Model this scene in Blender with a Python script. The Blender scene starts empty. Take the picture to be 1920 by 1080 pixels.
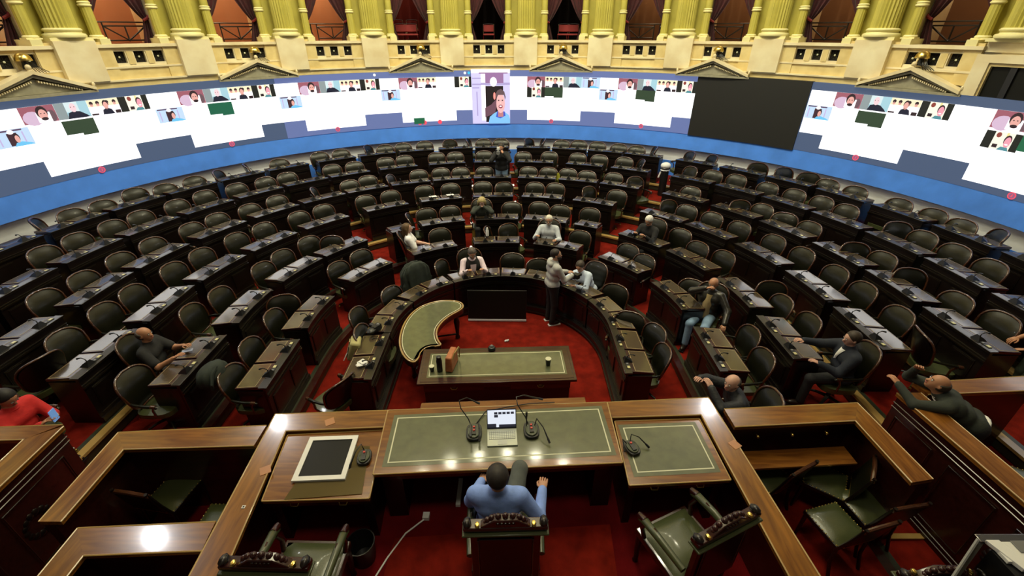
import bpy, math, random
import numpy as np
from math import sin, cos, pi, radians as R_, degrees
random.seed(7)
C = bpy.context.scene.collection
SC = bpy.context.scene
# ---------------------------------------------------------------- camera, world, lights, exposure
cd = bpy.data.cameras.new('camera'); cam = bpy.data.objects.new('camera', cd); C.objects.link(cam)
cam.location = (0, 0, 5.32); cam.rotation_euler = (R_(90-29.9), 0, 0)
cd.sensor_width = 36; cd.lens = 36*840/1920; cd.clip_start = .05; cd.clip_end = 200
SC.camera = cam
w = bpy.data.worlds.new('world'); SC.world = w; w.use_nodes = True
bg = w.node_tree.nodes['Background']; bg.inputs[0].default_value = (1, .9, .72, 1); bg.inputs[1].default_value = .055
SC.view_settings.view_transform = 'Standard'; SC.view_settings.look = 'None'
SC.view_settings.gamma = 1; SC.view_settings.exposure = 0; SC.view_settings.use_curve_mapping = False
def area(name, loc, tgt, size, energy, col, shape='DISK'):
    l = bpy.data.lights.new(name, 'AREA'); l.shape = shape; l.size = size; l.energy = energy; l.color = col
    o = bpy.data.objects.new(name, l); C.objects.link(o); o.location = loc
    from mathutils import Vector
    d = Vector(tgt)-Vector(loc); o.rotation_euler = d.to_track_quat('-Z', 'Y').to_euler(); return o
area('skylight_lamp', (-.2, 7.2, 12.8), (-.2, 7.2, 0), 3.2, 380, (1, .94, .66))
LAMPS = [(-73+12.2*i, 5.0) for i in range(13)]
for i, (a, r) in enumerate(LAMPS):
    area('cornice_lamp', (-.19+r*sin(R_(a)), 6.42+r*cos(R_(a)), 11.45), (-.19+10.3*sin(R_(a)), 6.42+10.3*cos(R_(a)), 5.4), .26, 150, (1, .95, .66))
for p in ((-7.85, 10.8), (6.9, 11.5), (-9.2, 6.8)):
    area('gallery_lamp', (*p, 9.0), (p[0]*.3, 6, 1), .28, 75, (.96, .97, 1))
area('ceiling_sheen_fill', (-.2, 8, 12.4), (-.2, 8, 20), 5, 230, (1, .90, .45))  # added unseen fill, brightens the ceiling for a yellow sheen on polished tops
area('rostrum_fill', (.3, .6, 11.5), (0, 2.2, 0), 1.6, 150, (1, .93, .70))  # added fill without a real fixture, brightens the platform and side boxes
# ---------------------------------------------------------------- materials
def mat(name, col, rough=.5, metal=0, coat=0, emi=None, es=1, var=0, vscale=6, bump=0, bscale=60, grain=False, spec=.5, col2=None, sheen=0):
    m = bpy.data.materials.new(name); m.use_nodes = True; nt = m.node_tree; b = nt.nodes['Principled BSDF']
    b.inputs['Base Color'].default_value = (*col, 1); b.inputs['Roughness'].default_value = rough; b.inputs['Metallic'].default_value = metal
    b.inputs['Coat Weight'].default_value = coat; b.inputs['Coat Roughness'].default_value = .09; b.inputs['Specular IOR Level'].default_value = spec
    if sheen: b.inputs['Sheen Weight'].default_value = sheen
    if emi: b.inputs['Emission Color'].default_value = (*emi, 1); b.inputs['Emission Strength'].default_value = es
    tc = None
    if var or bump or grain:
        tc = nt.nodes.new('ShaderNodeTexCoord')
    if grain or var:
        mp = nt.nodes.new('ShaderNodeMapping'); nt.links.new(tc.outputs['Object'], mp.inputs[0])
        no = nt.nodes.new('ShaderNodeTexNoise'); nt.links.new(mp.outputs[0], no.inputs[0])
        no.inputs['Scale'].default_value = vscale; no.inputs['Detail'].default_value = 5
        if grain: mp.inputs['Scale'].default_value = (1, 9, 9) if grain == 'x' else (9, 1, 9); no.inputs['Distortion'].default_value = .6
        rp = nt.nodes.new('ShaderNodeValToRGB'); nt.links.new(no.outputs[0], rp.inputs[0])
        c2 = col2 or tuple(max(0, c*(1-var)) for c in col); c3 = col if col2 else tuple(min(1, c*(1+var)) for c in col)
        rp.color_ramp.elements[0].position = .32; rp.color_ramp.elements[1].position = .68
        rp.color_ramp.elements[0].color = (*c2, 1); rp.color_ramp.elements[1].color = (*c3, 1)
        nt.links.new(rp.outputs[0], b.inputs['Base Color'])
    if bump:
        n2 = nt.nodes.new('ShaderNodeTexNoise'); nt.links.new(tc.outputs['Object'], n2.inputs[0]); n2.inputs['Scale'].default_value = bscale
        bp = nt.nodes.new('ShaderNodeBump'); bp.inputs['Strength'].default_value = bump; bp.inputs['Distance'].default_value = .01
        nt.links.new(n2.outputs[0], bp.inputs['Height']); nt.links.new(bp.outputs[0], b.inputs['Normal'])
    return m
def emat(name, col, s=1):
    return mat(name, tuple(c*.25 for c in col), .5, emi=col, es=s)
K = {}
K['carpet'] = mat('red_carpet', (.17, .0095, .0045), .95, var=.32, vscale=5, bump=.4, bscale=220, spec=.1)
K['carpet_dark'] = mat('crimson_carpet', (.115, .0035, .005), .95, var=.2, vscale=4, bump=.4, bscale=220, spec=.1)
K['mahog'] = mat('dark_mahogany', (.0055, .0024, .0018), .36, coat=.22, var=.4, vscale=3, grain='x')
K['mahog_red'] = mat('red_mahogany', (.030, .0055, .004), .28, coat=.4, var=.35, vscale=3, grain='x')
K['desk_top'] = mat('dark_desk_rail', (.009, .006, .004), .3, coat=.4)
K['counter'] = mat('polished_walnut', (.25, .095, .016), .22, coat=.7, grain='x', vscale=2.2, col2=(.12, .040, .009))
K['counter_y'] = mat('polished_walnut_long', (.27, .105, .017), .22, coat=.7, grain='y', vscale=2.2, col2=(.13, .045, .009))
K['edge'] = mat('edge_wood', (.42, .27, .09), .3, coat=.4)
K['chair_wood'] = mat('chair_wood', (.055, .018, .007), .26, coat=.7, var=.3, vscale=8)
K['leather'] = mat('olive_leather', (.0058, .0058, .0024), .36, coat=.06, bump=.05, bscale=90, spec=.28)
K['leather_seat'] = mat('green_leather_seat', (.050, .060, .022), .36, coat=.2, bump=.12, bscale=90)
K['blotter'] = mat('brown_desk_leather', (.060, .042, .024), .24, coat=1)
K['gilt'] = mat('gilt_line', (.42, .33, .16), .4)
K['green_leather'] = mat('green_desk_leather', (.085, .095, .040), .42, coat=.9, var=.18, vscale=9)
K['ivory'] = mat('ivory_line', (.62, .62, .45), .4)
K['brass'] = mat('brass', (.75, .55, .16), .28, metal=1)
K['gilt_plate'] = mat('gilt_plate', (.62, .58, .30), .35, metal=.3)
K['chrome'] = mat('chrome', (.75, .75, .75), .15, metal=1)
K['black'] = mat('black_plastic', (.010, .010, .011), .35)
K['grey'] = mat('grey_plastic', (.18, .18, .18), .4)
K['red'] = mat('red_button', (.6, .05, .03), .35)
K['white'] = mat('white_paint', (.78, .78, .76), .5)
K['paper'] = mat('paper', (.72, .72, .74), .7)
K['iron'] = mat('black_iron', (.012, .008, .006), .4, metal=.3)
K['marble'] = mat('yellow_lit_marble', (.74, .60, .28), .45, var=.16, vscale=3, col2=(.60, .45, .18))  # cream marble with the yellow of the hall light put into its colour
K['marble2'] = mat('pale_marble', (.80, .72, .48), .4, var=.12, vscale=2.2, col2=(.68, .56, .33))
K['stone_y'] = mat('ochre_column_stone', (.45, .39, .07), .5, var=.10, vscale=2)
K['base_y'] = mat('cream_base_stone', (.74, .67, .33), .5)
K['tymp'] = mat('shaded_grey_pediment_stone', (.30, .28, .20), .6, var=.15, vscale=8)  # grey stone darkened to stand for the shading under the raking cornice
K['curtain'] = mat('burgundy_velvet', (.045, .0028, .005), .8, var=.3, vscale=10, sheen=.1)
K['tie'] = mat('red_tieback', (.20, .012, .012), .7)
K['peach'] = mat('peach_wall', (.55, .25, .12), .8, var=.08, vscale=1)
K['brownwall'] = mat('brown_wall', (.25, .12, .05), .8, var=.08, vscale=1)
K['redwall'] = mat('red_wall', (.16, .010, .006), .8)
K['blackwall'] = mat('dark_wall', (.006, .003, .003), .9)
K['riser'] = mat('dark_green_riser', (.030, .034, .020), .35)
K['blue'] = mat('blue_cloth', (.055, .22, .80), .75, var=.12, vscale=2, bump=.5, bscale=5)
K['greyband'] = mat('grey_cloth', (.80, .83, .90), .8, var=.05, vscale=2)
K['tv'] = mat('tv_glass', (.010, .010, .008), .35, spec=.15)
K['led_black'] = mat('led_off_panel', (.012, .012, .0115), .6)
K['slate'] = emat('led_slate_blue', (.062, .092, .165), 1.0)
K['slate_l'] = emat('led_slate_light', (.125, .165, .36), 1.0)
K['led_white'] = emat('led_white', (1, 1, 1), 1.55)
# ---------------------------------------------------------------- mesh builder
class M:
    def __init__(s): s.v = []; s.f = []; s.i = []; s.m = []
    def mi(s, m):
        if m not in s.m: s.m.append(m)
        return s.m.index(m)
    def add(s, vs, fs, m):
        o = len(s.v); s.v += [tuple(map(float, p)) for p in vs]; k = s.mi(m)
        for f in fs: s.f.append(tuple(o+q for q in f)); s.i.append(k)
    def box(s, c, d, m, rz=0, nx=1):
        x, y, z = d[0]/2, d[1]/2, d[2]/2; vs = []
        for i in range(nx+1):
            X = -x+2*x*i/nx
            for a, b in ((-y, -z), (y, -z), (y, z), (-y, z)):
                vs.append((c[0]+X*cos(rz)-a*sin(rz), c[1]+X*sin(rz)+a*cos(rz), c[2]+b))
        fs = [(0, 3, 2, 1), tuple(4*nx+q for q in (0, 1, 2, 3))]
        for i in range(nx):
            for j in range(4):
                k = (j+1) % 4; fs.append((4*i+j, 4*i+k, 4*i+4+k, 4*i+4+j))
        s.add(vs, [f[::-1] for f in fs] if 0 else fs, m)
    def prism(s, P, z0, z1, m):
        n = len(P)
        ar = sum(P[i][0]*P[(i+1) % n][1]-P[(i+1) % n][0]*P[i][1] for i in range(n))
        if ar < 0: P = P[::-1]
        vs = [(p[0], p[1], z0) for p in P]+[(p[0], p[1], z1) for p in P]
        fs = [tuple(range(n))[::-1], tuple(range(n, 2*n))]+[(i, (i+1) % n, n+(i+1) % n, n+i) for i in range(n)]
        s.add(vs, fs, m)
    def quadbox(s, q0, q1, m):  # two quads bottom/top lists of 4 pts
        s.add(list(q0)+list(q1), [(3, 2, 1, 0), (4, 5, 6, 7), (0, 1, 5, 4), (1, 2, 6, 5), (2, 3, 7, 6), (3, 0, 4, 7)], m)
    def tube(s, pts, r, m, n=8, caps=True, closed=False):
        P = [np.array(p, float) for p in pts]; N = len(P); rr = r if isinstance(r, (list, tuple)) else [r]*N
        vs = []; up = None
        for i, p in enumerate(P):
            if closed: t = P[(i+1) % N]-P[i-1]
            else: t = P[min(i+1, N-1)]-P[max(i-1, 0)]
            t = t/(np.linalg.norm(t)+1e-9)
            if up is None: up = np.array([0, 0, 1.]) if abs(t[2]) < .9 else np.array([1., 0, 0])
            a = up-t*(up@t); a /= np.linalg.norm(a)+1e-9; b = np.cross(t, a); up = a
            for j in range(n): vs.append(p+rr[i]*(a*cos(2*pi*j/n)+b*sin(2*pi*j/n)))
        fs = []
        for i in range(N if closed else N-1):
            k = (i+1) % N
            for j in range(n): fs.append((i*n+j, i*n+(j+1) % n, k*n+(j+1) % n, k*n+j))
        if caps and not closed: fs += [tuple(range(n))[::-1], tuple((N-1)*n+j for j in range(n))]
        s.add(vs, fs, m)
    def cyl(s, p0, p1, r0, r1, m, n=12): s.tube([p0, p1], [r0, r1], m, n)
    def lathe(s, prof, c, m, n=16, flute=0):
        vs = []
        for r, z in prof:
            for j in range(n):
                q = r*(1-(flute if j % 2 else 0)); vs.append((c[0]+q*cos(2*pi*j/n), c[1]+q*sin(2*pi*j/n), c[2]+z))
        L = len(prof)
        fs = [(i*n+j, i*n+(j+1) % n, (i+1)*n+(j+1) % n, (i+1)*n+j) for i in range(L-1) for j in range(n)]
        fs += [tuple(range(n))[::-1], tuple((L-1)*n+j for j in range(n))]
        s.add(vs, fs, m)
    def sph(s, c, r, m, n=10):
        if not hasattr(r, '__len__'): r = (r, r, r)
        k = max(4, n*2//3); vs = [(c[0], c[1], c[2]-r[2])]
        for i in range(1, k):
            t = -pi/2+pi*i/k
            for j in range(n): vs.append((c[0]+r[0]*cos(t)*cos(2*pi*j/n), c[1]+r[1]*cos(t)*sin(2*pi*j/n), c[2]+r[2]*sin(t)))
        vs.append((c[0], c[1], c[2]+r[2])); T = len(vs)-1
        fs = [(0, 1+(j+1) % n, 1+j) for j in range(n)]
        fs += [(1+i*n+j, 1+i*n+(j+1) % n, 1+(i+1)*n+(j+1) % n, 1+(i+1)*n+j) for i in range(k-2) for j in range(n)]
        fs += [(T, 1+(k-2)*n+j, 1+(k-2)*n+(j+1) % n) for j in range(n)]
        s.add(vs, fs, m)
    def grid(s, f, nu, nv, m, closed=False):
        vs = [f(i/nu, j/nv) for i in range(nu+1) for j in range(nv+1)]
        fs = [(i*(nv+1)+j, (i+1)*(nv+1)+j, (i+1)*(nv+1)+j+1, i*(nv+1)+j+1) for i in range(nu) for j in range(nv)]
        s.add(vs, fs, m)
    def ring(s, a0, a1, r0, r1, z0, z1, m, n=None):  # cylindrical box about the chamber centre
        n = n or max(1, int(abs(a1-a0)/1.7)); vs = []
        for i in range(n+1):
            a = R_(a0+(a1-a0)*i/n)
            for r, z in ((r0, z0), (r1, z0), (r1, z1), (r0, z1)): vs.append((CX+r*sin(a), CY+r*cos(a), z))
        fs = [(0, 3, 2, 1), tuple(4*n+q for q in (0, 1, 2, 3))]
        for i in range(n):
            for j in range(4):
                k = (j+1) % 4; fs.append((4*i+j, 4*i+4+j, 4*i+4+k, 4*i+k))
        s.add(vs, fs, m)
    def uring(s, r0, r1, z0, z1, te, m, t_l=None):  # U-shaped strip: arc plus straight wings
        pts = upath(te)
        vs = []
        for (dx, dy, ox, oy) in pts:
            for r, z in ((r0, z0), (r1, z0), (r1, z1), (r0, z1)): vs.append((CX+ox+r*dx, CY+oy+r*dy, z))
        n = len(pts)-1; fs = [(0, 3, 2, 1), tuple(4*n+q for q in (0, 1, 2, 3))]
        for i in range(n):
            for j in range(4):
                k = (j+1) % 4; fs.append((4*i+j, 4*i+4+j, 4*i+4+k, 4*i+k))
        s.add(vs, fs, m)
    def warp(s, f): s.v = [f(*p) for p in s.v]
    def obj(s, name, parent=None, loc=(0, 0, 0), rz=0, smooth=40, bevel=0):
        me = bpy.data.meshes.new(name); me.from_pydata(s.v, [], s.f)
        for m in s.m: me.materials.append(K[m] if isinstance(m, str) else m)
        me.polygons.foreach_set('material_index', s.i)
        me.polygons.foreach_set('use_smooth', [True]*len(s.f)); me.update()
        import bmesh
        b = bmesh.new(); b.from_mesh(me); bmesh.ops.recalc_face_normals(b, faces=b.faces); b.to_mesh(me); b.free()
        me.set_sharp_from_angle(angle=R_(smooth))
        o = bpy.data.objects.new(name, me); C.objects.link(o); o.location = loc; o.rotation_euler = (0, 0, rz); o.parent = parent
        if bevel:
            q = o.modifiers.new('bevel', 'BEVEL'); q.width = bevel; q.segments = 2; q.limit_method = 'ANGLE'; q.angle_limit = R_(40)
        return o
CX, CY = -.19, 6.42
def upath(te):
    L = []
    for q in (te, te*.5): L.append((-1, 0, 0, -q))
    for i in range(61): a = R_(-90+3*i); L.append((sin(a), cos(a), 0, 0))
    for q in (te*.5, te): L.append((1, 0, 0, -q))
    return L
def pol(r, a): return (CX+r*sin(R_(a)), CY+r*cos(R_(a)))
def empty(name, loc=(0, 0, 0), rz=0):
    o = bpy.data.objects.new(name, None); C.objects.link(o); o.location = loc; o.rotation_euler = (0, 0, rz); o.empty_display_size = .1; return o
def tag(o, label, cat, group=None):
    o['label'] = label; o['category'] = cat
    if group: o['group'] = group
    return o
def struct(o): o['kind'] = 'structure'; return o
def dup(o, parent=None, loc=None, rz=None):
    c = o.copy(); C.objects.link(c); c.parent = parent
    if loc is not None: c.location = loc
    if rz is not None: c.rotation_euler = (0, 0, rz)
    for ch in KIDS.get(o.name, []) or list(o.children): dup(ch, c)
    return c
KIDS = {}
CH={7:[(-9.51,8.33,-78.2,50),(-9.3,8.9,-75.0,0),(-9.09,9.46,-71.1,0),(-9.03,10.35,-65.6,0),(-8.53,10.69,-63.4,0),(-8.21,11.34,-57.9,0),(-7.92,11.87,-55.3,45),(-7.48,12.51,-50.1,75),(-6.83,13.15,-44.6,0),(-5.96,13.99,-37.3,0),(-5.42,14.36,-33.4,0),(-4.77,14.91,-27.9,55),(-4.18,15.0,-25.4,0),(-3.64,15.27,-21.3,0),(-2.97,15.56,-16.9,0),(-2.19,15.83,-12.0,25),(-1.58,15.95,-7.9,80),(-0.98,15.91,-4.5,0),(-0.38,15.95,-1.8,0),(0.51,16.01,4.2,60),(1.14,15.95,8.1,-80),(1.71,15.75,11.4,0),(2.3,15.71,14.9,0),(2.9,15.46,18.9,0),(3.55,15.14,23.5,0),(4.08,14.86,27.2,0),(4.66,14.7,29.8,-70),(5.58,14.03,37.2,-45),(6.11,13.61,41.2,-45),(6.94,12.72,48.5,40),(7.39,12.24,52.5,60),(7.82,11.72,56.5,35),(8.01,11.08,60.4,0),(8.32,10.49,64.4,0),(8.69,9.57,70.5,0),(8.92,8.91,75.5,0),(8.99,8.31,78.2,0),(9.22,7.76,81.2,-35)],6:[(-8.66,7.42,-83.3,0),(-8.57,8.04,-79.0,0),(-8.41,8.73,-74.3,0),(-8.23,9.31,-70.2,0),(-7.91,10.05,-64.8,0),(-7.67,10.75,-59.9,0),(-7.19,11.35,-54.8,0),(-6.71,11.92,-49.8,0),(-6.32,12.39,-45.8,0),(-5.36,13.25,-37.2,0),(-4.79,13.58,-32.7,0),(-3.97,14.1,-26.2,0),(-3.43,14.37,-22.2,0),(-2.46,14.75,-15.1,0),(-1.86,14.82,-11.4,0),(-0.92,15.0,-4.9,0),(0.37,14.85,3.8,0),(1.24,14.88,9.6,0),(2.15,14.67,15.8,0),(2.81,14.45,20.5,0),(3.55,14.14,26.3,0),(4.04,13.8,29.3,-60),(5.27,12.99,40.0,-30),(5.74,12.62,43.5,0),(6.23,12.19,48.1,0),(6.72,11.43,54.1,0),(7.12,10.86,58.8,0),(7.46,10.29,63.2,0),(7.68,9.71,67.3,0),(7.98,8.71,74.7,65),(8.19,8.15,78.0,0),(8.28,7.51,82.7,0),(8.34,6.86,87.0,0)],5:[(-7.6,6.14,-90.0,0),(-7.5,6.78,-87.2,0),(-7.44,7.55,-81.1,0),(-7.31,8.25,-75.6,0),(-7.03,9.07,-68.9,0),(-6.81,9.67,-63.9,0),(-6.38,10.3,-57.9,0),(-6.01,10.95,-52.1,0),(-5.32,11.56,-44.9,60),(-4.57,12.3,-36.5,0),(-4.19,12.76,-31.7,0),(-3.59,12.8,-28.8,55),(-2.82,13.38,-20.7,0),(-2.18,13.6,-14.9,0),(-1.58,13.65,-11.5,0),(-0.84,13.74,-5.1,0),(0.52,13.74,5.5,0),(1.13,13.66,10.4,0),(1.72,13.54,15.6,0),(2.26,13.28,18.9,0),(3.02,13.05,26.3,0),(3.47,12.66,29.9,50),(4.84,11.71,43.6,0),(5.59,10.63,55.1,60),(6.1,10.31,58.6,0),(6.28,9.74,61.4,30),(6.58,9.15,68.1,0),(6.75,8.09,78.3,70),(7.07,7.58,79.7,0),(6.98,6.99,84.9,75),(7.16,6.06,90.0,0),(7.31,5.48,90.0,0)],4:[(-6.34,4.75,-90.0,165),(-6.65,5.3,-90.0,0),(-6.65,6.04,-90.0,0),(-6.61,6.63,-88.1,0),(-6.49,7.51,-80.2,0),(-6.34,8.16,-74.2,0),(-6.06,8.96,-66.6,0),(-5.75,9.57,-60.5,0),(-5.24,10.31,-52.3,0),(-4.82,10.82,-46.5,0),(-3.96,11.56,-36.2,0),(-3.38,11.98,-29.8,0),(-2.52,12.45,-21.1,0),(-1.79,12.65,-14.4,0),(-0.86,12.83,-5.3,0),(-0.27,12.78,-1.5,20),(0.68,12.76,7.9,0),(1.27,12.67,13.0,0),(2.1,12.33,21.2,60),(2.94,12.02,29.2,0),(4.01,11.19,42.1,65),(4.47,10.79,46.0,0),(4.91,10.26,53.0,0),(5.31,9.64,59.6,0),(5.71,8.85,67.6,0),(5.96,8.19,74.0,0),(6.13,7.38,81.4,0),(6.21,6.73,87.2,0),(6.23,5.93,90.0,0),(5.98,5.38,90.0,165)],3:[(-5.26,4.67,-90.0,0),(-5.47,6.31,-90.0,0),(-5.32,6.89,-85.3,0),(-5.04,7.92,-72.4,0),(-4.91,8.51,-66.4,0),(-4.62,9.23,-56.7,0),(-4.03,9.31,-54.1,-55),(-2.66,10.64,-29.6,70),(-2.26,11.09,-24.7,0),(-1.66,11.29,-16.8,0),(0.0,11.59,2.1,0),(0.75,11.6,11.0,0),(1.3,11.35,16.0,0),(2.07,11.12,25.6,0),(3.99,9.69,48.5,0),(4.14,8.94,60.5,0),(4.52,8.46,65.9,0),(4.78,7.21,82.2,75),(4.78,6.61,87.1,0),(4.92,6.03,90.0,0)],2:[(-4.12,4.94,-90.0,0),(-4.18,5.6,-90.0,0),(-4.2,6.44,-88.7,0),(-4.21,7.03,-82.3,-60),(-3.71,8.34,-61.4,0),(-3.4,8.93,-52.1,0),(-1.8,10.2,-23.0,0),(-0.68,10.22,-5.9,80),(-0.15,10.5,-0.7,30),(1.69,10.06,27.3,0),(2.7,9.25,46.2,0),(2.93,8.69,53.3,0),(3.57,7.59,73.0,30),(3.96,5.93,90.0,0),(3.88,5.32,90.0,0)],1:[(-2.43,4.92,-90.0,150),(-2.64,6.21,-90.0,0),(-2.88,6.78,-82.3,0),(-2.45,7.58,-62.7,0),(-2.11,8.38,-44.0,0),(-1.63,8.74,-32.3,40),(0.02,9.16,4.5,0),(0.55,8.88,16.7,30),(2.1,7.71,60.6,25),(2.15,6.72,86.0,60),(2.53,6.26,90.0,20),(2.49,5.66,90.0,0)]}
# ================================================================ SETTING: floor tiers
FZ = {1: .02, 2: .19, 3: .38, 4: .57, 5: .76, 6: .95, 7: 1.14}
RIM = {1: 1.92, 2: 3.26, 3: 4.3, 4: 5.5, 5: 6.65, 6: 7.72, 7: 8.86}
m = M(); m.box((-.2, 7, -.05), (26, 26, .1), 'carpet'); struct(m.obj('floor'))
m = M(); m.uring(1.98, 3.4, 0, .02, 4.5, 'carpet'); struct(m.obj('floor'))
for k in range(2, 8):
    r0 = RIM[k]-.12; r1 = (RIM[k+1]-.12) if k < 7 else 10.0
    m = M(); m.uring(r0, r1+.05, 0 if k == 2 else FZ[k-1]-.05, FZ[k], 6.0, 'carpet'); struct(m.obj('floor'))
    m = M(); m.uring(r0-.03, r0+.0, FZ[k]-.17, FZ[k]-.035, 6.0, 'riser'); m.uring(r0-.05, r0+.06, FZ[k]-.035, FZ[k]+.006, 6.0, 'edge' if k > 3 else 'mahog_red')
    m.uring(r0+.06, r0+.13, FZ[k]-.02, FZ[k]+.004, 6.0, 'riser'); struct(m.obj('trim_%d' % k))
# ================================================================ WALL RING
RS = 9.95
m = M(); m.ring(-104, 104, 10.12, 10.3, 0, 4.15, 'marble'); struct(m.obj('wall_back'))
m = M()
m.ring(-104, 68.2, 10.06, 10.5, 4.10, 4.30, 'marble'); m.ring(-104, 68.2, 10.02, 10.5, 4.30, 4.335, 'marble2'); struct(m.obj('trim_20'))
m = M()
a = -104
for (z0, z1, r, mm) in ((1.0, 1.62, 10.0, 'blue'), (1.62, 2.06, 10.01, 'greyband')):
    m.ring(-101, 101, r, r+.05, z0, z1, mm)
m.grid(lambda u, v: (CX+(9.86+.11*v+.006*sin(u*900)*(1-v))*sin(R_(-101+202*u)), CY+(9.86+.11*v+.006*sin(u*900)*(1-v))*cos(R_(-101+202*u)), 2.05+.47*v), 400, 4, 'blue')
tag(m.obj('stage_drape'), 'blue and grey cloth skirt hanging under the curved video wall', 'drape')
m = M(); m.grid(lambda u, v: (CX+9.84*sin(R_(-101+202*u)), CY+9.84*cos(R_(-101+202*u)), 2.05+.03*v), 120, 1, 'blue')
# ---------------------------------------------------------------- LED video wall
vw = tag(empty('video_wall', (CX, CY, 2.5)), 'long curved video wall showing a white video call above the seats', 'screen')
m = M()
m.ring(-101, 34.95, RS+.01, 10.1, 2.5, 4.18, 'slate'); m.ring(52.25, 101, RS+.01, 10.1, 2.5, 4.18, 'slate')
def led(m, a0, a1, z0, z1, lay, mm, n=None):
    n = n or max(1, int((a1-a0)/1.5)); r = RS-.0035*lay
    m.grid(lambda u, v: (CX+r*sin(R_(a0+(a1-a0)*u)), CY+r*cos(R_(a0+(a1-a0)*u)), z0+(z1-z0)*v), n, 1, mm)
def kid(o, par):
    o.parent = par; o.location = (o.location[0]-par.location[0], o.location[1]-par.location[1], o.location[2]-par.location[2]); return o
kid(m.obj('led_cabinet'), vw)
m = M(); led(m, -41.1, 34.9, 2.5, 4.18, 0, 'slate_l'); kid(m.obj('led_module_band'), vw)
m = M(); m.ring(34.95, 52.25, RS-.03, 10.1, 2.48, 4.19, 'led_black'); o = kid(m.obj('blank_panel'), vw); o['label'] = 'switched-off black section'
for (a0, a1, ws) in ((-100, -6.7, (-90.4, -72.9, -55.2, -37.6, -20.3)), (.7, 34.9, (4.1, 21.15)), (52.4, 100, (55.8, 73.7))):
    m = M(); led(m, a0, a1, 2.965, 4.0, 1, 'led_white', 40)
    for wa in ws: led(m, wa, wa+10.45, 2.64, 2.965, 1, 'led_white')
    kid(m.obj('call_window'), vw)
# picture colours for the little video tiles
PC = {}
def pc(name, col, s=1.0):
    if name not in PC: PC[name] = emat('pixels_'+name, col, s)
    return PC[name]
def poly(m, pts, a0, z0, wa, hz, lay, mm):  # pts in 0..1 tile space
    r = RS-.0042; dx, dy = sin(R_(a0+wa/2)), cos(R_(a0+wa/2)); o = .0022*lay
    A = (CX+r*sin(R_(a0)), CY+r*cos(R_(a0))); B = (CX+r*sin(R_(a0+wa)), CY+r*cos(R_(a0+wa)))
    vs = [(A[0]+(B[0]-A[0])*x-dx*o, A[1]+(B[1]-A[1])*x-dy*o, z0+hz*y) for x, y in pts]
    m.add(vs, [tuple(range(len(vs)))], mm)
def ell(cx, cy, rx, ry, n=14): return [(cx+rx*cos(2*pi*i/n), cy+ry*sin(2*pi*i/n)) for i in range(n)]
rc = lambda x0, y0, x1, y1: [(x0, y0), (x1, y0), (x1, y1), (x0, y1)]
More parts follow.
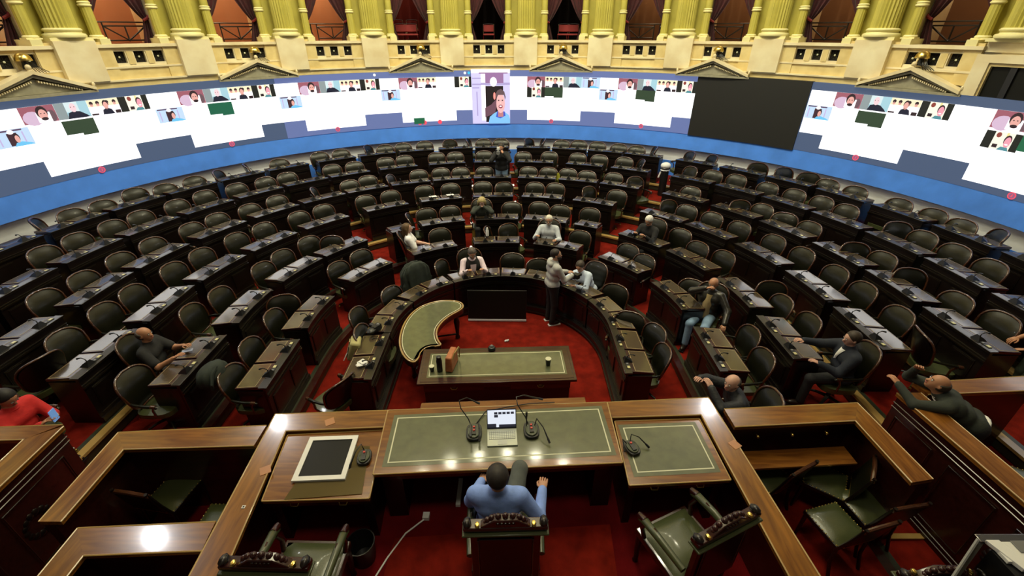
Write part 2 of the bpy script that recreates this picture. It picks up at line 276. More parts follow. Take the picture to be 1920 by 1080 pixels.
def tile(kind, a0, zt, wa=3.45, hz=.32):
    m = M(); z0 = zt-hz; P = lambda pts, lay, mm: poly(m, pts, a0, z0, wa, hz, lay, mm)
    skin = pc('skin', (.75, .38, .34)); hair = pc('hair', (.03, .015, .02)); wh = pc('wh', (.95, .9, .95), 1.2)
    if kind == 'm':
        P(rc(0, 0, 1, 1), 2, pc('maroon', (.32, .10, .14))); P(ell(.30, .30, .28, .42), 2.6, pc('lav', (.62, .45, .62))); P(ell(.86, .35, .12, .35), 2.6, pc('dk', (.14, .08, .10)))
        P(rc(.42, 0, .82, .6), 3, wh); P(ell(.60, .60, .165, .38), 4, hair); P(ell(.61, .46, .125, .33), 5, skin); P(ell(.62, .22, .10, .10), 6, hair); P(ell(.56, .54, .022, .03, 8), 6, hair); P(ell(.66, .54, .022, .03, 8), 6, hair)
    elif kind == 'o':
        P(rc(0, 0, 1, 1), 2, pc('paleblue', (.35, .58, .68))); P(rc(0, 0, .3, 1), 3, pc('greytone', (.25, .30, .32))); P(rc(.3, .4, .7, 1), 3, pc('mist', (.62, .75, .8)))
        P([(.28, 0), (.34, .35), (.5, .45), (.7, .4), (.88, .15), (.95, 0)], 4, pc('navy', (.01, .012, .03))); P(ell(.53, .66, .10, .28), 5, pc('pink', (.85, .60, .66)))
        P(ell(.47, .7, .015, .03, 6), 6, hair); P(ell(.57, .7, .015, .03, 6), 6, hair)
    elif kind == 'g':
        P(rc(0, 0, 1, 1), 2, wh); P(rc(0, .55, 1, 1), 3, pc('cream', (.85, .78, .55)))
        for x in (.12, .32, .62, .86): P(ell(x, .78, .06, .12), 4, hair); P(ell(x, .66, .05, .1), 4, skin)
        P([(.38, 0), (.42, .3), (.56, .42), (.7, .3), (.76, 0)], 4, pc('navy', (.01, .012, .03))); P(ell(.55, .66, .095, .26), 5, hair); P(ell(.55, .56, .078, .25), 6, skin); P(rc(.8, 0, .98, .22), 5, hair); P(ell(.55, .36, .05, .05, 8), 6, hair); P(rc(.02, .02, .24, .12), 5, hair)
    elif kind == 'b':
        P(rc(0, 0, 1, 1), 2, pc('blk', (.012, .014, .012))); P(rc(.26, 0, .80, 1), 3, pc('cream2', (.88, .85, .74))); P(ell(.38, .82, .07, .15), 4, pc('rust', (.25, .05, .04))); P(rc(.58, .6, .64, 1), 4, pc('yel', (.8, .7, .3)))
        P([(.48, 0), (.56, .2), (.74, .2), (.8, 0)], 4, pc('teal', (.08, .25, .30))); P(ell(.67, .58, .105, .30), 5, hair); P(ell(.68, .48, .088, .30), 5.5, pc('pinkskin', (.80, .33, .42))); P(ell(.68, .35, .05, .04, 8), 6, wh); P(rc(.32, .1, .46, .3), 5, hair)
    elif kind == 'n':
        g = pc('green%d' % (int(a0*7) % 3), ((.012, .12, .055), (.03, .055, .03), (.010, .11, .06))[int(a0*7) % 3])
        P(rc(0, .14, .5, 1), 3, g); P(rc(.5, 0, 1, 1), 3, g)
    elif kind == 'e':
        P(rc(0, 0, 1, 1), 2, pc('icy', (.50, .66, .88))); P(rc(.05, .88, .8, .97), 3, pc('dark2', (.10, .06, .12))); P(rc(.34, .05, .62, .78), 3, pc('door', (.05, .02, .03))); P(ell(.47, .85, .09, .13), 4, wh)
        P([(.42, 0), (.5, .2), (.66, .25), (.9, .12), (1, 0)], 5, pc('sky', (.15, .52, .85))); P(ell(.57, .50, .085, .25), 6, hair); P(ell(.57, .42, .065, .22), 7, skin); P(rc(.1, .1, .14, .8), 3, pc('lav3', (.5, .42, .7))); P(rc(.76, .1, .8, .8), 3, pc('lav3', (.5, .42, .7)))
    kid(m.obj('video_tile', smooth=5), vw)
G = 3.46
def grp(a0, kinds, z=4.0):
    for i, k in enumerate(kinds):
        if k != '.': tile(k, a0+i*G, z)
grp(-90.3, 'mogb'); grp(-72.9, 'mogb'); tile('n', -69.4, 3.65); tile('e', -76.2, 3.65)
grp(-55.2, 'mogb'); tile('n', -51.7, 3.65); tile('e', -58.6, 3.65)
grp(-37.6, 'mogb'); tile('e', -41.0, 3.65)
grp(-20.3, 'mg.b'); tile('e', -23.7, 3.67)
grp(4.0, 'mgoe'); tile('b', 4.0, 3.68); tile('n', 7.45, 3.68)
grp(21.2, 'mogb'); tile('e', 17.8, 3.66); tile('n', 24.6, 3.68)
grp(55.8, 'mogb'); tile('n', 59.3, 3.65); tile('e', 52.45, 3.65)
grp(73.8, 'mogb'); tile('b', 73.8, 3.63); tile('n', 77.2, 3.63)
m = M()
poly(m, rc(0, 0, 1, 1), -18.2+.0, 2.575, 2.1, .19, 3, pc('green0', (.012, .12, .055))); kid(m.obj('video_tile', smooth=5), vw)
for i, (a, z) in enumerate([(-67.5, 2.54), (-49.95, 2.56), (-32.4, 2.585), (8.9, 2.59), (26.3, 2.59), (61.05, 2.57), (79.0, 2.555), (-17.1, 2.59), (-16.15, 2.59), (-13.2, 2.59)]):
    m = M(); wa = .82; r1 = pc('badge', (.85, .08, .13)); 
    a0 = a-wa/2; z0 = z-.07+.02; hz = .14
    poly(m, ell(.5, .5, .5, .5, 20), a0, z0, wa, hz, 3, r1)
    if i < 7: poly(m, ell(.5, .5, .36, .36, 18), a0, z0, wa, hz, 4, pc('badge2', (.30, .10, .20))); poly(m, [(.42, .3), (.55, .3), (.62, .7), (.5, .7)], a0, z0, wa, hz, 5, r1)
    kid(m.obj('call_badge', smooth=5), vw)
for (a, z, c) in ((-28.3+20.2, 4.1, 'bwhite'), (-7.35, 4.1, 'bcyan'), (-24.7, 4.1, 'bwhite')):
    m = M(); poly(m, ell(.5, .5, .5, .5, 16), a, z-.03, .5, .08, 3, pc(c, (.9, .9, .9) if c == 'bwhite' else (.05, .55, .9))); kid(m.obj('call_badge', smooth=5), vw)
# portrait window
m = M(); A0, Z0, WA, HZ = -6.7, 2.52, 7.4, 1.70
P = lambda pts, lay, mm: poly(m, pts, A0, Z0, WA, HZ, lay, mm)
lav = pc('lavwall', (.62, .58, .90)); wh = pc('wh', (.95, .9, .95), 1.2); dk = pc('doorway', (.016, .010, .012)); mv = pc('mauve', (.30, .16, .34)); lg = pc('lavmid', (.40, .34, .62))
P(rc(0, 0, 1, 1), 5, lav); P(rc(0, .93, 1, 1), 6, pc('cream3', (1, .95, .9), 1.1)); P(rc(.2, .92, .94, .94), 7, mv); P(rc(.33, .75, .83, .92), 7, mv); P(rc(.02, .83, .25, .85), 7, lg); P(rc(.02, .72, .95, .745), 7, lg)
P(rc(.02, .66, .2, .68), 7, lg); P(rc(.12, .15, .15, .6), 7, lg); P(rc(.25, .06, .36, .92), 8, wh); P(rc(.84, .06, .97, .92), 8, lav); P(rc(.83, .72, 1, .76), 9, lg); P(rc(.24, .72, .38, .76), 9, lg)
P(rc(.36, .03, .82, .70), 8, dk); P(ell(.57, .775, .09, .085, 20), 10, wh); P(ell(.57, .775, .075, .07, 20), 11, pc('clockface', (.9, .92, .98)))
P([(.34, .3), (.5, .36), (.62, .45), (.66, .38), (.6, .2), (.34, .12)], 9, pc('mauve2', (.15, .07, .10))); P(ell(.59, .52, .03, .07, 10), 10, pc('flame', (.9, .25, .22), 1.3))
P([(.42, 0), (.46, .13), (.56, .19), (.68, .24), (.86, .22), (.97, .16), (1, .08), (1, 0)], 12, pc('shirtblue', (.22, .52, .88))); P([(.62, .13), (.66, .24), (.86, .23), (.88, .15), (.74, .1)], 13, pc('collar', (.06, .10, .55)))
P(rc(.68, .13, .82, .3), 14, pc('neck', (.5, .2, .22))); P(ell(.75, .385, .115, .185, 20), 15, pc('face', (.80, .45, .46))); P([(.62, .45), (.62, .56), (.67, .62), (.76, .65), (.85, .60), (.885, .5), (.87, .45), (.84, .54), (.68, .54)], 16, pc('brownhair', (.13, .08, .09)))
P(ell(.70, .44, .02, .012, 8), 17, dk); P(ell(.80, .44, .02, .012, 8), 17, dk); P(ell(.75, .325, .055, .035, 12), 17, pc('smile', (.30, .05, .08))); P(ell(.75, .33, .035, .014, 10), 18, wh); P(ell(.75, .39, .015, .03, 8), 16.5, pc('nose', (.9, .55, .52)))
o = kid(m.obj('portrait_window', smooth=5), vw); o['label'] = 'upright window with a smiling man in a light blue shirt'
# ---------------------------------------------------------------- facade: piers, balustrades, columns
PA = [3.6+13.6*k for k in range(-8, 8)]       # pier angles
nm = ['outermost left', 'second from left', 'third from left', 'fourth from left', 'fifth from left', 'sixth from left', 'seventh from left']
for i, a in enumerate(PA):
    if a > 76: break
    m = M()
    if a < 70: m.ring(a-2.15, a+2.15, 9.98, 10.6, 4.335, 5.13, 'marble2', 3)
    else: m.ring(a-2.15, a+2.15, 10.14, 10.6, 4.95, 5.13, 'marble2', 3)
    m.ring(a-3.9, a+3.9 if a < 70 else a-2.2, 10.10, 10.6, 4.335, 5.10, 'marble', 5)
    m.ring(a-4.0, a-2.9, 10.06, 10.6, 5.05, 5.16, 'base_y', 1); m.ring(a+2.9, a+4.0, 10.06, 10.6, 5.05, 5.16, 'base_y', 1); m.ring(a-3.4, a+3.4, 10.48, 10.8, 5.1, 9.3, 'stone_y', 3)
    m.ring(a-3.4, a-3.15, 10.3, 11.5, 5.05, 9.3, 'marble2', 1); m.ring(a+3.15, a+3.4, 10.3, 11.5, 5.05, 9.3, 'marble2', 1)
    struct(m.obj('wall_pier'))
vis = [a for a in PA if abs(a) < 76]
K['grille_bar'] = mat('grille_bar', (.05, .05, .02), .4, metal=.5)
ordn = ['leftmost', 'second', 'third', 'fourth', 'fifth', 'sixth', 'seventh', 'eighth', 'ninth', 'tenth', 'eleventh', 'twelfth', 'thirteenth']
def ordlab(i): return ordn[i]+(' from the left' if i else '')
def col_big(a, i):
    x, y = pol(10.26, a); t = tag(empty('fluted_column', (x, y, 5.13), -R_(a)), 'big ochre fluted column, %s above the video wall' % ordlab(i), 'column', 'big fluted columns along the balcony')
    return t
proto = None
for i, a in enumerate(vis):
    x, y = pol(10.26, a); rz = -R_(a)
    if proto is None:
        t = empty('fluted_column', (x, y, 5.13), rz)
        m = M(); m.lathe([(.275, .22), (.272, 1.5), (.25, 3.4), (.235, 4.0)], (0, 0, 0), 'stone_y', 48, flute=.09); m.obj('shaft', t, smooth=20)
        m = M(); m.box((0, 0, .03), (.76, .5, .06), 'base_y'); m.lathe([(.36, .06), (.375, .09), (.36, .125), (.31, .14), (.30, .165), (.325, .18), (.33, .205), (.31, .225), (.28, .235)], (0, 0, 0), 'base_y', 32); m.obj('base', t, smooth=50)
        proto = t; KIDS[t.name] = list(t.children)
        c0 = empty('slender_column', (x, y, 5.16), rz)
        m = M(); m.lathe([(.105, .07), (.10, .62)], (0, 0, 0), 'stone_y', 24, flute=.08); m.lathe([(.098, .68), (.09, 3.9)], (0, 0, 0), 'stone_y', 16); m.obj('shaft', c0)
        m = M(); m.box((0, 0, .015), (.27, .24, .03), 'base_y'); m.lathe([(.13, .03), (.135, .05), (.115, .075)], (0, 0, 0), 'base_y', 16); m.lathe([(.1, .60), (.125, .62), (.125, .64), (.105, .655), (.12, .68), (.10, .70)], (0, 0, 0), 'base_y', 16); m.obj('base', c0)
    else: t = dup(proto, None, (x, y, 5.13), rz)
    tag(t, 'big ochre fluted column, %s above the video wall' % ordlab(i), 'column', 'big fluted columns along the balcony')
    for s in (-1, 1):
        aa = a+s*3.22; x, y = pol(10.27, aa)
        if i == 0 and s == -1: c = c0; c.location = (x, y, 5.16); c.rotation_euler = (0, 0, -R_(aa))
        else: c = dup(c0, None, (x, y, 5.16), -R_(aa))
        tag(c, 'slender ochre column hugging the %s side of the big column %s' % ('left' if s < 0 else 'right', ordlab(i)), 'column', 'slender columns beside the big ones')
bays = [(PA[i]+PA[i+1])/2 for i in range(len(PA)-1) if abs((PA[i]+PA[i+1])/2) < 78]
for i, a in enumerate(bays):
    big = a > 72
    h = 6.8-2.15
    # balustrade wall and ledge
    m = M()
    if not big:
        m.ring(a-h, a+h, 10.13, 10.5, 4.335, 4.60, 'marble'); m.ring(a-h, a+h, 10.09, 10.5, 4.56, 4.60, 'marble2')
        m.ring(a-h, a+h, 10.13, 10.5, 4.93, 5.0, 'marble'); m.ring(a-h-.1, a+h+.1, 10.05, 10.5, 4.985, 5.05, 'marble2')
        xs = [-h, -2.72, -1.86, -.86, -.43*1.0-.0, .43, .86, 1.86, 2.72, h]
        op = [(-2.85, -1.62), (-.62, .62), (1.62, 2.85)]
        e = [-h]+[q for o_ in op for q in o_]+[h]
        for j in range(0, len(e), 2):
            m.ring(a+e[j], a+e[j+1], 10.13, 10.4, 4.60, 4.94, 'marble2', 2); mid = (e[j]+e[j+1])/2; wd = (e[j+1]-e[j])/2-.14
            if wd > .5: wd = .8
            m.ring(a+mid-wd, a+mid+wd, 10.115, 10.14, 4.64, 4.90, 'marble', 1)
        for p, q in op:
            m.ring(a+p, a+q, 10.13, 10.4, 4.58, 4.665, 'marble2', 1); m.ring(a+p, a+q, 10.13, 10.4, 4.905, 4.95, 'marble2', 1)
        for s in (-1, 1): m.ring(a+s*3.5-.04, a+s*3.5+.04, 10.11, 10.14, 4.36, 4.93, 'mahog_red', 1)
    struct(m.obj('wall_balustrade'))
    if big: continue
    for j, (p, q) in enumerate(op):
        m = M(); c = a+(p+q)/2; x, y = pol(10.22, c); hw = 10.2*R_((q-p)/2)
        m.box((0, 0, 0), (2*hw, .02, .25), 'blackwall')
        for s in (0, 45, 90, 135):
            dx, dz = cos(R_(s))*hw*.85, sin(R_(s))*.10
            m.tube([(-dx, -.02, -dz), (dx, -.02, dz)], .005, K['grille_bar'], 5)
        m.sph((0, -.03, 0), (.022, .012, .022), 'ivory', 8)
        o = m.obj('balustrade_grille', None, (x, y, 4.785), -R_(c))
        tag(o, 'black star grille, %s of three, balcony bay %s' % (('left', 'middle', 'right')[j], ordlab(i)), 'grille', 'square grilles in the balustrade')
    # curtains
    for s in (-1, 1):
        t = empty('tied_curtain', (*pol(10.62, a+s*2.2), 5.05), -R_(a+s*2.2))
        m = M()
        def fc(u, v, s=s):
            z = 4.1*v*v*.5+4.1*v*.5; tie = .50; wid = .13+(.50*min(1, ((z-tie)/.85)**.8) if z > tie else .14*(1-z/tie))
            x = s*.24-s*wid*u; return (x, .035*sin(u*22+z*.5), z)
        m.grid(fc, 22, 40, 'curtain'); m.obj('drape', t, smooth=80)
        m = M(); m.tube([(s*.26, -.02, .60), (s*.20, -.06, .53), (s*.10, -.05, .48)], [.03, .035, .03], 'tie', 6); m.obj('tieback', t)
        tag(t, 'burgundy velvet curtain tied back at the %s of balcony bay %s' % ('left' if s < 0 else 'right', ordlab(i)), 'curtain', 'balcony curtains')
    # box walls
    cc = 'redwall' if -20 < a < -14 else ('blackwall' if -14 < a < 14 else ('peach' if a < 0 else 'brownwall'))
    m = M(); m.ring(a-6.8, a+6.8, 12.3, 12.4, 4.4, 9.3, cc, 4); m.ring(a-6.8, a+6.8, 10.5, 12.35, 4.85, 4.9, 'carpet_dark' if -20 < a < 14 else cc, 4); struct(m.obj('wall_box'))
    if abs(a+3.2) > 15 or a < -14:
        l = bpy.data.lights.new('box_lamp', 'POINT'); l.energy = (46 if a < -30 else 30) if a < -14 else 24; l.color = (1, .72, .45); l.shadow_soft_size = .15
        if -20 < a < -14: l.energy = 9
        o = bpy.data.objects.new('box_lamp', l); C.objects.link(o); o.location = (*pol(11.4, a), 6.9)
    # railings inside the lit bays
    if not (-20 < a < 14):
        m = M(); hw = .62; fl = 1 if a < 0 else -1; x0 = -hw+.0; x1 = hw
        B = lambda p, q, r=.017: m.tube([p, q], r, 'iron', 5)
        B((-hw, 0, .44), (hw, 0, .44), .016); xa, xb = (-.25*fl-.0, .62*fl) ; xa, xb = min(xa, xb), max(xa, xb)
        B((xa, 0, .36), (xb, 0, .36)); B((xa, 0, .06), (xb, 0, .06))
        for x in (xa, xb, -hw, hw, -.42*fl, -.52*fl): B((x, 0, 0), (x, 0, .44))
        c_ = (xa+xb)/2
        B((xa, 0, .36), (c_, 0, .06)); B((xb, 0, .36), (c_, 0, .06)); B((c_, 0, .36), (c_, 0, .06)); m.sph((c_, 0, .07), .035, 'iron', 8)
        m.box((-.46*fl, .02, .33), (.07, .02, .12), 'white')
        o = m.obj('iron_railing', None, (*pol(10.85, a), 5.05), -R_(a)); tag(o, 'black iron railing with crossed bars inside balcony bay %s' % ordlab(i), 'railing', 'iron railings inside the balcony')
# framed doorway at the right, a dark sheet stands for its unlit interior
m = M(); m.ring(69.6, 71.0, 9.93, 10.2, 4.185, 4.92, 'marble2', 1); m.ring(69.6, 100, 9.93, 10.2, 4.78, 4.92, 'marble2', 14); m.ring(70.9, 71.2, 9.97, 10.2, 4.185, 4.8, 'marble', 1); m.ring(70.6, 100, 9.97, 10.2, 4.72, 4.80, 'marble', 12)
m.ring(68.2, 101, 10.17, 10.6, 4.1, 5.05, 'marble2', 14); m.ring(71, 100, 10.03, 10.16, 3.6, 4.74, 'tv', 12); m.ring(73, 73.6, 9.99, 10.05, 4.185, 4.74, 'black', 1); struct(m.obj('doorway_1'))
# pediments with lamps
def ped(a, i):
    t = tag(empty('door_pediment', (*pol(9.98, a), 4.17), -R_(a)), 'grey triangular pediment above a doorway, %s of six' % ordlab(i), 'pediment', 'pediments under the balcony')
    if i == 0:
        hw = 1.0; H = .40; sl = H/hw
        m = M()
        def tri(hw, z0, H, y0, y1, mm):
            v = [(-hw, y0, z0), (hw, y0, z0), (0, y0, z0+H), (-hw, y1, z0), (hw, y1, z0), (0, y1, z0+H)]
            m.add(v, [(0, 1, 2), (5, 4, 3), (0, 3, 4, 1), (1, 4, 5, 2), (2, 5, 3, 0)], mm)
        tri(.80, .03, .27, -.02, .1, 'tymp'); m.obj('tympanum', t)
        m = M()
        for s in (-1, 1):
            for (off, th, y, mm) in ((0, .07, -.16, 'marble2'), (-.065, .055, -.10, 'tymp')):
                e, tp = hw+off*1.4, H+off
                v = []
                for yy in (y, .12):
                    v += [(s*e, yy, .02), (s*e, yy, .02+th*.9), (0, yy, tp+th), (0, yy, tp)]
                m.add(v, [(0, 1, 2, 3), (7, 6, 5, 4), (0, 4, 5, 1), (1, 5, 6, 2), (2, 6, 7, 3), (3, 7, 4, 0)], mm)
        m.box((0, -.0, 0), (2.06, .26, .05), 'tymp'); m.obj('raking_cornice', t)
        m = M()
        for s in (-1, 1):
            for j in range(17):
                f = j/17; m.box((s*(.75-.73*f), -.06, .045+.225*f), (.024, .06, .035), 'marble2')
        o = m.obj('dentils', t); o['kind'] = 'stuff'
        m = M(); m.sph((0, -.1, .52), (.05, .05, .055), 'marble2', 10); m.cyl((0, -.1, .42), (0, -.1, .5), .05, .03, 'marble2', 8); m.sph((-1.0, -.1, .13), (.03, .03, .05), 'marble2', 8); m.sph((1.0, -.1, .13), (.03, .03, .05), 'marble2', 8); m.obj('finial', t)
        KIDS[t.name] = list(t.children); ped.p = t
    else:
        for ch in ped.p.children: dup(ch, t)
    x, y = pol(10.0, a+.25)
    l = tag(empty('dome_lamp', (x, y, 4.68), -R_(a)), 'brass domed lamp on the pediment %s' % ordlab(i), 'lamp', 'brass dome lamps on the pediments')
    if i == 0:
        m = M(); m.lathe([(.13, .12), (.135, .14), (.12, .2), (.08, .245), (.02, .26)], (0, 0, 0), 'brass', 20); m.obj('shade', l)
        m = M(); m.cyl((0, 0, -.02), (0, 0, .12), .07, .045, 'black', 10)
        for q in range(5): m.tube([(0.02*q, 0, .1), (.05+.03*q, -.05, 0), (.12+.05*q, -.02, -.1)], .008, 'black', 5)
        m.obj('stand', l); ped.l = l
    else:
        for ch in ped.l.children: dup(ch, l)
for i, a in enumerate((-70.2, -43.1, -15.9, 10.3, 37.0, 63.8)): ped(a, i)
# upper gallery, only seen in reflections
m = M(); m.ring(-104, 104, 10.0, 10.7, 9.2, 9.8, 'marble2'); m.ring(-104, 104, 10.5, 10.7, 9.8, 12.6, 'marble'); m.ring(-104, 104, 9.9, 10.7, 12.6, 13.0, 'marble2'); struct(m.obj('trim_30'))
m = M(); m.box((-.2, 5, 14.6), (30, 34, .1), 'marble2'); struct(m.obj('ceiling'))
lamp_m = emat('ceiling_lamp_glow', (1, .95, .75), 12)
lp = None
for i, (a_, r_) in enumerate(LAMPS):
    x, y = pol(r_, a_)
    if lp is None:
        m = M(); m.lathe([(.15, 0), (.17, .05), (.1, .16)], (0, 0, 0), 'brass', 16); m.lathe([(.11, -.01), (.11, 0)], (0, 0, 0), lamp_m, 16); lp = m.obj('ceiling_lamp', None, (x, y, 11.5)); o = lp
    else: o = dup(lp, None, (x, y, 11.5))
    tag(o, 'small bright downlight high above the chamber, %s in the arc' % ordlab(i), 'lamp', 'downlights above')
# red box seats in the dark bays
def red_seat():
    t = empty('box_seat')
    m = M(); m.box((0, 0, .3), (.36, .34, .05), 'tie'); m.obj('seat', t, bevel=.01)
    m = M(); m.box((0, .17, .48), (.34, .03, .2), 'tie'); m.obj('backrest', t, bevel=.01)
    m = M()
    for s in (-1, 1):
        m.tube([(s*.18, -.15, 0), (s*.18, .17, .3), (s*.18, .18, .6)], .01, 'chrome', 6); m.tube([(s*.18, .15, 0), (s*.18, -.15, .3)], .01, 'chrome', 6)
    m.tube([(-.18, .18, .6), (0, .19, .62), (.18, .18, .6)], .01, 'chrome', 6); m.obj('tube_frame', t); return t
rs = red_seat(); first = True; bn = {0: 'left', 1: 'middle', 2: 'right'}
for bi, (a, offs) in enumerate(((-16.8, (-1.3, .4, -1.5, .9)), (-3.2, (.1,)), (10.4, (-.4, 1.2)))):
    for j, d in enumerate(offs):
        r = 11.0+(.55 if j > 1 else 0)
        t = rs if first else dup(rs, None); first = False
        t.location = (*pol(r, a+d), 4.9+(.12 if j > 1 else 0)); t.rotation_euler = (0, 0, -R_(a+d)+pi)
        t.rotation_euler = (0, 0, -R_(a+d))
        tag(t, 'red seat on chrome frame, %s row, %s of the three dark balcony bays%s' % ('rear' if j > 1 else 'front', bn[bi], (', left one', ', right one')[j % 2] if len(offs) > 1 else ''), 'chair', 'red seats in the dark balcony bays')
# ================================================================ SWIVEL CHAIRS
def make_chair():
    t = empty('swivel_chair')
    def outl(th, s):
        c, d = cos(th), sin(th); e = .56
        x = .285*s*math.copysign(abs(c)**e, c); zz = .285*s*math.copysign(abs(d)**e, d); z = .785+zz
        x *= .86+.14*min(1, max(0, (z-.5)/.4)); z += .025*(1-(x/.27)**2)*(zz > 0)
        y = .19+(z-.5)*.25-1.0*x*x
        return x, y, z
    m = M(); N = 28
    def back(u, v):
        th = 2*pi*u; s = min(1, v*1.0); x, y, z = outl(th, .965*s); return (x, y-.075*(1-s**3.2), z)
    m.grid(back, N, 7, 'leather')
    def rear(u, v):
        x, y, z = outl(2*pi*u, .965*v); return (x, y+.03, z)
    m.grid(rear, N, 3, 'mahog'); m.obj('backrest', t, smooth=75)
    m = M(); m.tube([outl(2*pi*i/N, 1) for i in range(N)], .017, 'chair_wood', 8, closed=True); m.obj('back_frame', t, smooth=80)
    m = M()
    def seat(u, v):
        c, d = cos(2*pi*u), sin(2*pi*u); e = .6; s = min(1, v*1.25); x = .265*s*math.copysign(abs(c)**e, c); y = -.02+.25*s*math.copysign(abs(d)**e, d)
        z = .495-.02*s**2 if v <= .8 else .475-.09*(v-.8)/.2
        return (x*(1-.03*(v > .9)), y, z)
    m.grid(seat, N, 10, 'leather_seat'); m.prism([(.22*cos(2*pi*i/16), -.02+.2*sin(2*pi*i/16)) for i in range(16)], .36, .39, 'mahog'); m.obj('seat', t, smooth=75)
    for s in (-1, 1):
        m = M(); m.tube([(s*.255, .17, .70), (s*.285, .08, .705), (s*.30, -.05, .70), (s*.30, -.16, .695), (s*.295, -.195, .675), (s*.29, -.17, .645)], [.018, .02, .024, .026, .022, .014], 'leather', 8)
        m.tube([(s*.29, -.15, .68), (s*.27, -.10, .58), (s*.26, -.10, .45)], .016, 'chair_wood', 8); m.tube([(s*.301, -.13, .702), (s*.30, -.19, .692)], .027, 'chair_wood', 8); m.obj('armrest', t, smooth=60)
    m = M(); m.cyl((0, 0, .10), (0, 0, .38), .032, .028, 'black', 10)
    for a in (45, 135, 225, 315):
        x, y = .27*cos(R_(a)), .27*sin(R_(a)); m.tube([(0, 0, .13), (x*.6, y*.6, .11), (x, y, .07)], [.03, .022, .018], 'mahog', 6); m.sph((x, y, .028), .028, 'brass', 7)
    m.obj('swivel_base', t); KIDS[t.name] = list(t.children)
    return t
CHP = make_chair()
ROWN = {1: 'front row round the well', 2: 'second row from the well', 3: 'third row from the well', 4: 'fourth row from the well', 5: 'fifth row from the well', 6: 'sixth row from the well', 7: 'last row under the video wall'}
ON = ['first', 'second', 'third', 'fourth', 'fifth', 'sixth', 'seventh', 'eighth', 'ninth', 'tenth', 'eleventh', 'twelfth', 'thirteenth', 'fourteenth', 'fifteenth', 'sixteenth', 'seventeenth', 'eighteenth', 'nineteenth', 'twentieth']
def wing(a): return 'L' if a < -39 else ('R' if a > 36 else 'C')
used = False; pc_ = {}
for k, L in CH.items():
    cnt = {'L': [c for c in L if wing(c[2]) == 'L'][::-1], 'C': [c for c in L if wing(c[2]) == 'C'], 'R': [c for c in L if wing(c[2]) == 'R']}
    for wg, cs in cnt.items():
        for j, (x, y, a, rot) in enumerate(cs):
            rz = -R_(a)+R_(rot)
            # measured point is the top of the backrest; the chair stands inward of it
            ox, oy = x+sin(rz)*.33, y-cos(rz)*.33
            t = CHP if not used else dup(CHP); used = True
            t.location = (ox, oy, FZ[k]); t.rotation_euler = (0, 0, rz)
            if k == 7: t.scale = (1, 1, .86)
            where = {'L': 'left wing, %s from the aisle', 'R': 'right wing, %s from the aisle', 'C': 'middle block, %s from the left'}[wg] % ON[j]
            turn = 'turned-around ' if abs(rot) > 140 else ('sideways-turned ' if abs(rot) >= 45 else ('' if abs(rot) < 20 else 'angled '))
            tag(t, '%sleather armchair, %s, %s' % (turn, ROWN[k], where), 'chair', 'leather swivel armchairs of the semicircle')
